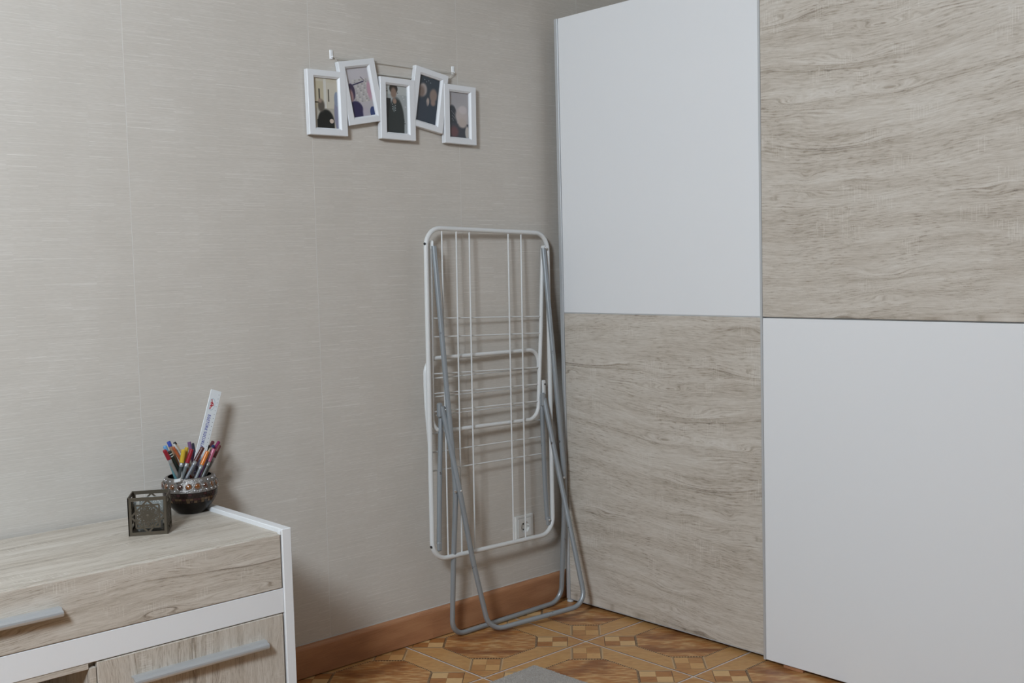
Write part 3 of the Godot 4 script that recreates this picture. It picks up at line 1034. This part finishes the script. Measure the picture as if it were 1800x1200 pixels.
# ================= rug =================
func build_rug() -> void:
	var n := FastNoiseLite.new()
	n.seed = 5
	n.frequency = 190.0
	n.fractal_octaves = 2
	var n2 := FastNoiseLite.new()
	n2.seed = 6
	n2.frequency = 22.0
	var st := new_st()
	var W := 0.72
	var D := 0.98
	var s := 0.0026
	var nx := int(W / s)
	var nz := int(D / s)
	var rr := RandomNumberGenerator.new()
	rr.seed = 12
	for j in nz + 1:
		for i in nx + 1:
			var x := -W + i * s
			var z := j * s
			var edge := minf(minf(i, nx - i), minf(j, nz - j))
			var y := 0.0095 + n.get_noise_2d(x, z) * 0.0016 + n2.get_noise_2d(x, z) * 0.001 + rr.randf_range(-0.0009, 0.0009)
			if edge == 0:
				y = 0.001
			elif edge == 1:
				y *= 0.8
			var jx := rr.randf_range(-0.0009, 0.0009)
			var jz := rr.randf_range(-0.0009, 0.0009)
			var k := rr.randf()
			st.set_color(Color(0.31, 0.275, 0.245).lerp(Color(0.42, 0.385, 0.35), k))
			st.set_uv(Vector2(x, z))
			st.add_vertex(Vector3(x + jx, y, z + jz))
	for j in nz:
		for i in nx:
			var a := j * (nx + 1) + i
			var b := a + 1
			var c := a + nx + 1
			for v: int in [a, b, c, b, c + 1, c]:
				st.add_index(v)
	st.generate_normals()
	var m := mat(Color.WHITE, 1.0, 0.0, 0.1)
	m.vertex_color_use_as_albedo = true
	m.rim_enabled = true
	m.rim = 0.4
	var rug := thing("rug", "corner of a short-pile grey-brown rug lying on the tiles", "rug", Vector3(2.158, 0, -2.3215))
	rug.rotation_degrees.y = 2.0
	var pile := put("pile", st.commit(), m, rug)
	pile.set_meta("kind", "stuff")
	put("backing", box_mesh(Vector3(-W + 0.004, 0.0003, 0.003), Vector3(-0.004, 0.003, D - 0.004), 0.0005), M.dark, rug)

# ================= candle box and glass =================
func strip(st: SurfaceTool, a: Vector2, b: Vector2, w: float, z0: float, z1: float) -> void:
	var d := (b - a).normalized()
	var p := Vector2(-d.y, d.x) * w * 0.5
	var q: Array = [a - p, b - p, b + p, a + p]
	var f: Array = []
	var k: Array = []
	for v: Vector2 in q:
		f.append(Vector3(v.x, v.y, z1))
		k.append(Vector3(v.x, v.y, z0))
	poly(st, f, Vector3(0, 0, 1))
	poly(st, k, Vector3(0, 0, -1))
	var c := (a + b) * 0.5
	for i in 4:
		var j := (i + 1) % 4
		var m: Vector2 = (q[i] + q[j]) * 0.5 - c
		poly(st, [f[i], f[j], k[j], k[i]], Vector3(m.x, m.y, 0))

func pierced_panel(hw: float, hh: float) -> ArrayMesh:
	var st := new_st()
	var t := 0.0013
	var bw := 0.0085
	strip(st, Vector2(-hw, hh - bw / 2), Vector2(hw, hh - bw / 2), bw, -t, t)
	strip(st, Vector2(-hw, -hh + bw / 2), Vector2(hw, -hh + bw / 2), bw, -t, t)
	strip(st, Vector2(-hw + bw / 2, -hh + bw), Vector2(-hw + bw / 2, hh - bw), bw, -t, t)
	strip(st, Vector2(hw - bw / 2, -hh + bw), Vector2(hw - bw / 2, hh - bw), bw, -t, t)
	var g := t * 0.8
	# eight-pointed star of two crossed squares, its points tied to the border
	var R := hw - bw + 0.002
	var w := 0.0042
	for k in 4:
		var a := TAU * k / 4
		var b := TAU * (k + 1) / 4
		strip(st, Vector2(cos(a), sin(a)) * R, Vector2(cos(b), sin(b)) * R, w, -g, g)
		var s := R * 0.98
		strip(st, Vector2(cos(a + PI / 4), sin(a + PI / 4)) * s, Vector2(cos(b + PI / 4), sin(b + PI / 4)) * s, w, -g, g)
	# inner rosettes
	for ring: Array in [[0.80, 0.0026, PI / 8], [0.62, 0.0030, 0.0], [0.40, 0.0028, PI / 8]]:
		for k in 8:
			var a: float = TAU * k / 8 + ring[2]
			var b: float = TAU * (k + 3) / 8 + ring[2]
			strip(st, Vector2(cos(a), sin(a)) * R * ring[0], Vector2(cos(b), sin(b)) * R * ring[0], ring[1], -g * 0.9, g * 0.9)
	for k in 8:
		var a := TAU * k / 8 + PI / 8
		strip(st, Vector2(cos(a), sin(a)) * R * 0.10, Vector2(cos(a), sin(a)) * R * 0.74, 0.0026, -g * 0.8, g * 0.8)
	disc(st, Vector3(0, 0, -g), Vector3(0, 0, 1), 0.0046, g * 2.4, 12)
	return st.commit()

func build_candle_box() -> void:
	# measured on the sideboard top: front edge runs from (1.047,-2.526) to (1.1245,-2.481)
	var fl := Vector3(1.0470, CAB_TOP, -2.5265)
	var fr := Vector3(1.1245, CAB_TOP, -2.4810)
	var ang := -atan2(fr.z - fl.z, fr.x - fl.x)
	var hw := fl.distance_to(fr) * 0.5
	var inw := Vector3(sin(-ang), 0, -cos(-ang))
	inw = Vector3((fr.z - fl.z), 0, -(fr.x - fl.x)).normalized()
	var c := (fl + fr) * 0.5 + inw * hw
	var hh := 0.0455
	var b := thing("candle_holder", "square bronze metal candle box with a pierced star pattern", "candle holder", c)
	b.rotation.y = ang
	var pm := pierced_panel(hw, hh)
	for k in 4:
		var a := TAU * k / 4
		var o := put("side_panel", pm, M.bronze, b, Vector3(sin(a) * (hw - 0.0013), hh, cos(a) * (hw - 0.0013)))
		o.rotation.y = a
	put("base_plate", box_mesh(Vector3(-hw + 0.001, 0, -hw + 0.001), Vector3(hw - 0.001, 0.002, hw - 0.001), 0.0005), M.bronze, b)
	var g := thing("tealight_glass", "small clear glass tealight cup inside the pierced bronze box", "glass", c + Vector3(0, 0.002, 0))
	var glass := mat(Color(0.93, 0.97, 0.97, 0.14), 0.05)
	glass.transparency = BaseMaterial3D.TRANSPARENCY_ALPHA
	var st := new_st()
	lathe(st, [Vector2(0, 0.0), Vector2(0.026, 0.0), Vector2(0.031, 0.004), Vector2(0.036, 0.06), Vector2(0.037, 0.074), Vector2(0.036, 0.0755), Vector2(0.0345, 0.074), Vector2(0.033, 0.06), Vector2(0.028, 0.008), Vector2(0, 0.007)], Vector3.ZERO, 36)
	put("cup", st.commit(), glass, g)
	var wx := new_st()
	lathe(wx, [Vector2(0, 0.0085), Vector2(0.0275, 0.0085), Vector2(0.029, 0.024), Vector2(0.025, 0.0225), Vector2(0, 0.021)], Vector3.ZERO, 30)
	put("wax", wx.commit(), mat(lin(0.70, 0.73, 0.74), 0.4), g)

# ================= bowl of pens =================
const BOWL := Vector3(1.274, CAB_TOP, -2.668)

func build_bowl() -> void:
	var b := thing("pencil_bowl", "round dark brown bowl with jewelled silver rim and mosaic band", "bowl", BOWL)
	var st := new_st()
	var outer: Array = [Vector2(0.0, 0.0), Vector2(0.032, 0.0), Vector2(0.0355, 0.0015), Vector2(0.045, 0.011), Vector2(0.055, 0.022), Vector2(0.0625, 0.034), Vector2(0.067, 0.046), Vector2(0.0685, 0.057), Vector2(0.0680, 0.067), Vector2(0.0660, 0.078), Vector2(0.0625, 0.088), Vector2(0.0580, 0.0945), Vector2(0.0560, 0.0955), Vector2(0.0540, 0.0945), Vector2(0.0575, 0.086), Vector2(0.0620, 0.072), Vector2(0.0635, 0.058), Vector2(0.060, 0.043), Vector2(0.050, 0.026), Vector2(0.036, 0.012), Vector2(0.0, 0.009)]
	lathe(st, outer, Vector3.ZERO, 56)
	put("body", st.commit(), M.bowl, b)
	var bd := new_st()
	lathe(bd, [Vector2(0.0676, 0.0600), Vector2(0.0694, 0.0612), Vector2(0.0690, 0.068), Vector2(0.0672, 0.078), Vector2(0.0636, 0.0885), Vector2(0.0595, 0.0950), Vector2(0.0560, 0.0965), Vector2(0.0545, 0.0955)], Vector3.ZERO, 56)
	var sb: StandardMaterial3D = M.silver_band.duplicate()
	var nt := NoiseTexture2D.new()
	nt.width = 256
	nt.height = 256
	nt.seamless = true
	nt.as_normal_map = true
	nt.bump_strength = 10.0
	var fn := FastNoiseLite.new()
	fn.seed = 3
	fn.frequency = 0.06
	nt.noise = fn
	sb.normal_enabled = true
	sb.normal_texture = nt
	sb.uv1_triplanar = true
	sb.uv1_scale = Vector3(22, 22, 22)
	put("silver_band", bd.commit(), sb, b)
	# amber cabochons set round the band
	var gm := new_st()
	lathe(gm, [Vector2(0.0078, 0.0), Vector2(0.0074, 0.0016), Vector2(0.0060, 0.0034), Vector2(0.0036, 0.0047), Vector2(0.0, 0.0052)], Vector3.ZERO, 16)
	var gem_mesh := gm.commit()
	var rm := new_st()
	lathe(rm, [Vector2(0.0074, 0.0), Vector2(0.0088, 0.0002), Vector2(0.0090, 0.0012), Vector2(0.0080, 0.0018), Vector2(0.0074, 0.0012)], Vector3.ZERO, 16)
	var ring_mesh := rm.commit()
	var ambers: Array = [mat(lin(0.17, 0.05, 0.007), 0.08, 0.0, 0.8), mat(lin(0.06, 0.016, 0.006), 0.08, 0.0, 0.8), mat(lin(0.11, 0.035, 0.007), 0.08, 0.0, 0.8), mat(lin(0.035, 0.012, 0.007), 0.08, 0.0, 0.8)]
	for am: StandardMaterial3D in ambers:
		am.clearcoat_enabled = true
		am.clearcoat = 1.0
		am.clearcoat_roughness = 0.03
	var ng := 19
	for k in ng:
		var t := TAU * (k + 0.25) / ng
		var y := Vector3(cos(t) * 0.985, 0.17, sin(t) * 0.985).normalized()
		var x := Vector3.UP.cross(y).normalized()
		var g := put("gem", gem_mesh, ambers[(k * 7 + k / 3) % 4], b, Vector3(cos(t) * 0.0668, 0.0768, sin(t) * 0.0668))
		g.basis = Basis(x, y, x.cross(y))
		put("setting", ring_mesh, M.silver_band, g)
	# rows of clear stones, too small to take one by one
	var rs := new_st()
	for row: Array in [[0.0665, 0.0690, 0.0030, 26], [0.0895, 0.0628, 0.0034, 19]]:
		for k in row[3]:
			var t: float = TAU * (k + 0.7) / row[3]
			var y := Vector3(cos(t), 0.15 if row[0] < 0.08 else 0.75, sin(t)).normalized()
			var x := Vector3.UP.cross(y).normalized()
			lathe(rs, [Vector2(row[2], 0.0), Vector2(row[2] * 0.85, row[2] * 0.5), Vector2(row[2] * 0.4, row[2] * 0.85), Vector2(0, row[2] * 0.9)], Vector3(cos(t) * row[1], row[0], sin(t) * row[1]), 8, Basis(x, y, x.cross(y)))
	var stones := put("rhinestones", rs.commit(), M.stone, b)
	stones.set_meta("kind", "stuff")
	# mosaic of small mirror-brown tiles
	var ms := new_st()
	var rg := RandomNumberGenerator.new()
	rg.seed = 44
	for row in 4:
		var y0 := 0.0345 + row * 0.0064
		var y1 := y0 + 0.0059
		var off := rg.randf()
		var num := 44
		for k in num:
			var c := Color(0.035, 0.022, 0.016)
			var pick := rg.randf()
			if row < 2 and pick < 0.5:
				c = Color(0.13, 0.085, 0.05)
			elif pick > 0.85:
				c = Color(0.07, 0.03, 0.028)
			ms.set_color(c)
			var ps: Array = []
			for q: Array in [[0.04, y0], [0.92, y0], [0.92, y1], [0.04, y1]]:
				var t: float = TAU * (k + off + q[0]) / num
				var rad := bowl_radius(q[1]) + 0.0009
				ps.append(Vector3(cos(t) * rad, q[1], sin(t) * rad))
			poly(ms, ps, ps[0] + ps[1] + ps[2])
	var mm := mat(Color.WHITE, 0.2, 0.5)
	mm.vertex_color_use_as_albedo = true
	var mosaic := put("mosaic_band", ms.commit(), mm, b)
	mosaic.set_meta("kind", "stuff")

func bowl_radius(y: float) -> float:
	var P: Array = [Vector2(0.0355, 0.0015), Vector2(0.045, 0.011), Vector2(0.055, 0.022), Vector2(0.0625, 0.034), Vector2(0.067, 0.046), Vector2(0.0685, 0.057), Vector2(0.0680, 0.067)]
	for i in P.size() - 1:
		if y <= P[i + 1].y:
			return lerpf(P[i].x, P[i + 1].x, (y - P[i].y) / (P[i + 1].y - P[i].y))
	return 0.068

func pen(called: String, label: String, cat: String, top: Vector3, low: Vector3, kind: String, cap_c: Color, body_c: Color, r := 0.0048, cap_len := 0.034) -> void:
	var p := thing(called, label, cat, low, "pens and pencils in the bowl")
	var y := (top - low).normalized()
	var x := y.cross(Vector3(0, 0, 1)).normalized()
	p.basis = Basis(x, y, x.cross(y))
	var L := top.distance_to(low)
	var body := mat(body_c, 0.35)
	var capm := mat(cap_c, 0.3)
	match kind:
		"marker":
			var st := new_st()
			lathe(st, [Vector2(0, 0), Vector2(r * 0.8, 0.0), Vector2(r * 0.86, 0.002), Vector2(r * 0.86, L - cap_len - 0.0105)], Vector3.ZERO, 14)
			put("barrel", st.commit(), body, p)
			var rg := new_st()
			lathe(rg, [Vector2(r * 0.86, L - cap_len - 0.0105), Vector2(r * 0.98, L - cap_len - 0.010), Vector2(r * 0.98, L - cap_len), Vector2(0, L - cap_len)], Vector3.ZERO, 14)
			put("collar", rg.commit(), mat(lin(0.33, 0.33, 0.33), 0.3, 0.4), p)
			var c := new_st()
			lathe(c, [Vector2(0, L - cap_len), Vector2(r * 1.04, L - cap_len), Vector2(r * 1.08, L - cap_len + 0.001), Vector2(r * 0.98, L - 0.002), Vector2(r * 0.85, L), Vector2(0, L)], Vector3.ZERO, 14)
			put("cap", c.commit(), capm, p)
		"pencil":
			var st := new_st()
			lathe(st, [Vector2(0, 0), Vector2(r * 0.8, 0.0), Vector2(r * 0.8, L - 0.014)], Vector3.ZERO, 6)
			put("shaft", st.commit(), body, p)
			var wd := new_st()
			lathe(wd, [Vector2(r * 0.8, L - 0.014), Vector2(r * 0.28, L - 0.0035)], Vector3.ZERO, 12)
			put("sharpened_wood", wd.commit(), mat(lin(0.50, 0.36, 0.22), 0.6), p)
			var tp := new_st()
			lathe(tp, [Vector2(r * 0.28, L - 0.0035), Vector2(0.0, L)], Vector3.ZERO, 12)
			put("lead", tp.commit(), capm, p)
		"ringed":
			var st := new_st()
			lathe(st, [Vector2(0, 0), Vector2(r, 0.0), Vector2(r, L - 0.002), Vector2(r * 0.9, L), Vector2(0, L)], Vector3.ZERO, 14)
			put("barrel", st.commit(), body, p)
			for k: float in [0.006, 0.013]:
				var rg := new_st()
				lathe(rg, [Vector2(r * 0.99, L - k - 0.002), Vector2(r * 1.05, L - k - 0.0018), Vector2(r * 1.05, L - k), Vector2(r * 0.99, L - k + 0.0002)], Vector3.ZERO, 14)
				put("ring", rg.commit(), capm, p)
		"plain":
			var st := new_st()
			lathe(st, [Vector2(0, 0), Vector2(r * 0.9, 0.0), Vector2(r * 0.9, L - cap_len), Vector2(0, L - cap_len)], Vector3.ZERO, 14)
			put("barrel", st.commit(), body, p)
			var c := new_st()
			lathe(c, [Vector2(0, L - cap_len), Vector2(r * 0.92, L - cap_len), Vector2(r, L - cap_len + 0.001), Vector2(r * 0.95, L - 0.0012), Vector2(r * 0.8, L), Vector2(0, L)], Vector3.ZERO, 14)
			put("cap", c.commit(), capm, p)

func build_pens() -> void:
	var red := lin(0.27, 0.010, 0.022)
	var grey := lin(0.115, 0.125, 0.125)
	var dgrey := lin(0.045, 0.052, 0.052)
	pen("marker_pen", "red-capped marker leaning furthest left in the bowl", "marker", Vector3(1.1992, 0.7348, -2.6460), Vector3(1.2777, 0.5767, -2.6596), "marker", red, lin(0.24, 0.22, 0.20), 0.0052, 0.028)
	pen("marker_pen", "marker with a light blue cap behind the left red one", "marker", Vector3(1.2131, 0.7413, -2.6730), Vector3(1.2549, 0.5804, -2.6610), "marker", lin(0.13, 0.30, 0.52), lin(0.10, 0.22, 0.24), 0.0050, 0.014)
	pen("marker_pen", "marker with a royal blue cap and brown barrel", "marker", Vector3(1.2302, 0.7488, -2.6880), Vector3(1.2802, 0.5781, -2.6608), "plain", lin(0.045, 0.075, 0.36), lin(0.30, 0.18, 0.11), 0.0052, 0.014)
	pen("ballpoint_pen", "thick dark green pen with two white rings", "pen", Vector3(1.2166, 0.7284, -2.6560), Vector3(1.2854, 0.5783, -2.6625), "ringed", lin(0.62, 0.62, 0.58), lin(0.012, 0.018, 0.014), 0.0052)
	pen("pencil", "orange pencil leaning left behind the dark green pen", "pencil", Vector3(1.2367, 0.7346, -2.6760), Vector3(1.3095, 0.5853, -2.6633), "plain", lin(0.42, 0.10, 0.035), lin(0.42, 0.10, 0.035), 0.0042, 0.01)
	pen("ballpoint_pen", "slim white pen leaning left at the back", "pen", Vector3(1.2466, 0.7393, -2.6930), Vector3(1.3118, 0.5921, -2.6487), "plain", lin(0.55, 0.53, 0.50), lin(0.55, 0.53, 0.50), 0.0038, 0.02)
	pen("pencil", "bare wood pencil with a black end leaning left at the back", "pencil", Vector3(1.2515, 0.7430, -2.7000), Vector3(1.3181, 0.6008, -2.6528), "plain", lin(0.012, 0.012, 0.014), lin(0.46, 0.34, 0.22), 0.0040, 0.008)
	pen("marker_pen", "yellow-capped marker at the front of the bowl", "marker", Vector3(1.2474, 0.7312, -2.6380), Vector3(1.2262, 0.6084, -2.6485), "marker", lin(0.55, 0.37, 0.035), dgrey, 0.0056, 0.034)
	pen("marker_pen", "yellow-capped marker half hidden behind the front yellow one", "marker", Vector3(1.2629, 0.7330, -2.6530), Vector3(1.2354, 0.5888, -2.6602), "marker", lin(0.52, 0.34, 0.03), dgrey, 0.0052, 0.034)
	pen("marker_pen", "pen with a purple cap standing just left of the ruler", "pen", Vector3(1.2891, 0.7400, -2.6930), Vector3(1.3019, 0.5819, -2.6638), "plain", lin(0.17, 0.075, 0.17), lin(0.15, 0.065, 0.15), 0.0050, 0.03)
	pen("marker_pen", "red-capped marker in front of the ruler", "marker", Vector3(1.2670, 0.7302, -2.6330), Vector3(1.2278, 0.6295, -2.6395), "marker", red, grey, 0.0054, 0.037)
	pen("ballpoint_pen", "dark navy pen peeking out behind the ruler", "pen", Vector3(1.3044, 0.7325, -2.7030), Vector3(1.2841, 0.5969, -2.6235), "plain", lin(0.012, 0.014, 0.035), lin(0.03, 0.03, 0.04), 0.0036, 0.03)
	pen("marker_pen", "marker with a dark brown cap right of the ruler", "marker", Vector3(1.3001, 0.7297, -2.6380), Vector3(1.2314, 0.6303, -2.6351), "marker", lin(0.085, 0.022, 0.016), lin(0.15, 0.16, 0.18), 0.0054, 0.040)
	pen("marker_pen", "orange-capped marker right of the brown one", "marker", Vector3(1.3117, 0.7179, -2.6360), Vector3(1.2437, 0.5950, -2.6360), "marker", lin(0.60, 0.17, 0.018), lin(0.17, 0.18, 0.19), 0.0052, 0.038)
	pen("pencil", "green pencil standing at the back right of the ruler", "pencil", Vector3(1.3416, 0.7299, -2.6980), Vector3(1.2514, 0.5833, -2.6425), "pencil", lin(0.40, 0.28, 0.17), lin(0.02, 0.10, 0.05), 0.0048)
	pen("ballpoint_pen", "slim black pen between the green pencil and the mauve cap", "pen", Vector3(1.3420, 0.7247, -2.6880), Vector3(1.2575, 0.5784, -2.6575), "plain", lin(0.015, 0.013, 0.013), lin(0.03, 0.025, 0.02), 0.0032, 0.03)
	pen("pencil", "sharpened light brown pencil behind the orange marker", "pencil", Vector3(1.3354, 0.7225, -2.6680), Vector3(1.2748, 0.5756, -2.6680), "pencil", lin(0.40, 0.34, 0.30), lin(0.34, 0.22, 0.14), 0.0046)
	pen("marker_pen", "marker with a mauve pink cap at the back right", "marker", Vector3(1.3593, 0.7313, -2.6980), Vector3(1.2419, 0.5878, -2.6502), "plain", lin(0.30, 0.085, 0.13), lin(0.26, 0.08, 0.12), 0.0050, 0.03)
	pen("ballpoint_pen", "pen with a short navy blue cap on the right", "pen", Vector3(1.3517, 0.7237, -2.6800), Vector3(1.2343, 0.5928, -2.6587), "plain", lin(0.012, 0.025, 0.10), lin(0.24, 0.17, 0.14), 0.0046, 0.008)
	pen("marker_pen", "pink-capped marker at the front right", "marker", Vector3(1.3349, 0.7204, -2.6460), Vector3(1.2602, 0.5820, -2.6417), "marker", lin(0.42, 0.10, 0.17), lin(0.14, 0.145, 0.14), 0.0050, 0.036)
	pen("ballpoint_pen", "glossy magenta pen, topmost at the right edge", "pen", Vector3(1.3714, 0.7303, -2.6880), Vector3(1.2440, 0.5832, -2.6571), "plain", lin(0.20, 0.012, 0.075), lin(0.17, 0.015, 0.06), 0.0046, 0.05)
	pen("marker_pen", "marker with a reddish brown cap leaning furthest right", "marker", Vector3(1.3585, 0.7249, -2.6600), Vector3(1.2575, 0.5820, -2.6398), "marker", lin(0.12, 0.028, 0.028), lin(0.17, 0.175, 0.17), 0.0048, 0.036)
	pen("ballpoint_pen", "lilac pen between the orange and pink markers", "pen", Vector3(1.3113, 0.6964, -2.6480), Vector3(1.2505, 0.5822, -2.6423), "plain", lin(0.26, 0.12, 0.42), lin(0.30, 0.14, 0.47), 0.0042, 0.03)
	pen("ballpoint_pen", "short dark red pen low at the right rim", "pen", Vector3(1.3489, 0.6953, -2.6720), Vector3(1.2595, 0.5809, -2.6499), "plain", lin(0.16, 0.012, 0.03), lin(0.16, 0.012, 0.03), 0.0040, 0.03)
	# white plastic strip curling over the rim
	var s := new_st()
	var sp: Array = []
	for q: Array in [[1.2300, 0.6750, -2.6190], [1.2270, 0.6660, -2.6130], [1.2225, 0.6605, -2.6120], [1.2170, 0.6585, -2.6150], [1.2100, 0.6575, -2.6210], [1.2080, 0.6555, -2.6200]]:
		sp.append(Vector3(q[0], q[1], q[2]))
	for i in sp.size() - 1:
		var a: Vector3 = sp[i]
		var b2: Vector3 = sp[i + 1]
		var wv := Vector3(0.0, 0.0042, 0.0012)
		var th := Vector3(0.0, 0.0, 0.0007)
		poly(s, [a - wv, b2 - wv, b2 + wv, a + wv], Vector3(0, 0, 1))
		poly(s, [a - wv - th, b2 - wv - th, b2 + wv - th, a + wv - th], Vector3(0, 0, -1))
		poly(s, [a + wv, b2 + wv, b2 + wv - th, a + wv - th], Vector3(0, 1, 0))
		poly(s, [a - wv, b2 - wv, b2 - wv - th, a - wv - th], Vector3(0, -1, 0))
	var tg := thing("plastic_strip", "white plastic strip curling over the left rim of the bowl", "strip", sp[2])
	put_w("band", s.commit(), M.white_edge, tg)

func build_ruler() -> void:
	# top edge from (1.352,.875) to (1.380,.861); it stands in the bowl and leans right
	var top := Vector3(1.3659, 0.8682, -2.6800)
	var low := Vector3(1.2660, 0.5850, -2.6640)
	var rl := thing("ruler", "white plastic ruler with blue lettering standing in the bowl", "ruler", low)
	var y := (top - low).normalized()
	var x := (Vector3(1.3798, 0.8608, -2.68) - Vector3(1.3519, 0.8749, -2.68)).normalized()
	x = (x - y * x.dot(y)).normalized()
	rl.basis = Basis(x, y, x.cross(y))
	var L := top.distance_to(low)
	var hw := 0.0155
	put("blade", box_mesh(Vector3(-hw, 0, -0.0011), Vector3(hw, L, 0.0011), 0.0006), mat(lin(0.70, 0.72, 0.735), 0.35), rl)
	var zf := 0.00115
	var f := SystemFont.new()
	f.font_names = PackedStringArray(["Droid Sans"])
	f.font_weight = 700
	var tm := TextMesh.new()
	tm.text = "EGETÜRK SUCUKLARI, SEVİNDİRİR"
	tm.font = f
	tm.font_size = 32
	tm.pixel_size = 0.0082 / 32.0
	tm.depth = 0.0002
	tm.horizontal_alignment = HORIZONTAL_ALIGNMENT_LEFT
	tm.vertical_alignment = VERTICAL_ALIGNMENT_CENTER
	var ink := mat(lin(0.055, 0.065, 0.32), 0.5)
	var t := put("lettering", tm, ink, rl, Vector3(-0.0030, L - 0.0655, zf))
	t.rotation_degrees.z = -90
	var text_w := tm.get_aabb().size.x
	if text_w > 0.0:
		var k := 0.158 / text_w
		t.scale = Vector3(k, 1.45, 1.0)
	# round emblem: pale blue ring, red badge
	var ring := new_st()
	var red := new_st()
	var ec := Vector2(-0.0035, L - 0.0385)
	for k in 28:
		var a := TAU * k / 28
		var b := TAU * (k + 1) / 28
		var pa := Vector2(cos(a) * 0.0092, sin(a) * 0.0160)
		var pb := Vector2(cos(b) * 0.0092, sin(b) * 0.0160)
		poly(ring, [v3(ec + pa, zf), v3(ec + pb, zf), v3(ec + pb * 0.90, zf), v3(ec + pa * 0.90, zf)], Vector3(0, 0, 1))
	var badge: Array = [Vector2(-0.0045, 0.0125), Vector2(-0.0015, 0.0135), Vector2(0.0005, 0.006), Vector2(0.0055, 0.0015), Vector2(0.0062, -0.0015), Vector2(0.0010, -0.0060), Vector2(-0.0012, -0.0130), Vector2(-0.0045, -0.0125)]
	for k in range(1, badge.size() - 1):
		poly(red, [v3(ec + badge[0], zf), v3(ec + badge[k], zf), v3(ec + badge[k + 1], zf)], Vector3(0, 0, 1))
	put("emblem_ring", ring.commit(), mat(lin(0.38, 0.48, 0.56), 0.5), rl)
	put("emblem_badge", red.commit(), mat(lin(0.42, 0.03, 0.045), 0.5), rl)
	var wh := new_st()
	for q: Array in [[-0.0028, 0.008, 0.0010, 0.0030], [-0.0028, 0.0, 0.0009, 0.0030], [-0.0028, -0.0075, 0.0010, 0.0028], [0.0026, -0.0002, 0.0014, 0.0016]]:
		var pts: Array = []
		for k in 10:
			var a := TAU * k / 10
			pts.append(v3(ec + Vector2(q[0] + cos(a) * q[2], q[1] + sin(a) * q[3]), zf + 0.0001))
		poly(wh, pts, Vector3(0, 0, 1))
	put("emblem_marks", wh.commit(), mat(lin(0.70, 0.66, 0.66), 0.5), rl)
	var dots := new_st()
	for k in 26:
		var yy := L - 0.010 - k * 0.0106
		if yy < 0.05:
			break
		cbox(dots, Vector3(hw - 0.0062, yy - 0.0008, zf - 0.0002), Vector3(hw - 0.0044, yy + 0.0008, zf + 0.0001), 0.0)
	put("graduation_dots", dots.commit(), mat(lin(0.16, 0.16, 0.18), 0.6), rl)

func v3(p: Vector2, z: float) -> Vector3:
	return Vector3(p.x, p.y, z)

# ================= studio softbox standing left of the view =================
func build_lamp() -> void:
	var l := thing("softbox", "black studio softbox with a white front on a light stand", "studio lamp", Vector3(LAMP.x, 0, LAMP.z))
	var dir := (LAMP_AIM - LAMP).normalized()
	var x := dir.cross(Vector3.UP).normalized()
	var y := x.cross(dir)
	var o := LAMP - dir * 0.012
	var em := mat(lin(0.8, 0.8, 0.8), 0.6)
	em.emission_enabled = true
	em.emission = Color(0.893, 0.95, 1.0)
	em.emission_energy_multiplier = 1.0
	var fs := new_st()
	var f: Array = []
	var bk: Array = []
	for q: Array in [[-1, -1], [1, -1], [1, 1], [-1, 1]]:
		f.append(o + (x * q[0] + y * q[1]) * 0.28)
		bk.append(o - dir * 0.34 + (x * q[0] + y * q[1]) * 0.07)
	poly(fs, f, dir)
	put_w("screen", fs.commit(), em, l)
	var sh := new_st()
	for i in 4:
		var j := (i + 1) % 4
		poly(sh, [f[i] - dir * 0.002, f[j] - dir * 0.002, bk[j], bk[i]], (f[i] + f[j]) * 0.5 - o)
	poly(sh, bk, -dir)
	put_w("fabric_hood", sh.commit(), M.dark, l)
	var hub := o - dir * 0.37
	put_w("head", tube_mesh([hub + dir * 0.04, hub - dir * 0.14], 0.06, 16), M.black_cap, l)
	put_w("pole", tube_mesh([Vector3(hub.x, 0.35, hub.z), hub + Vector3(0, -0.03, 0)], 0.012, 12), M.black_cap, l)
	for k in 3:
		var a := TAU * k / 3 + 0.4
		put_w("leg", tube_mesh([Vector3(hub.x, 0.55, hub.z), Vector3(hub.x + cos(a) * 0.42, 0.008, hub.z + sin(a) * 0.42)], 0.009, 10), M.black_cap, l)
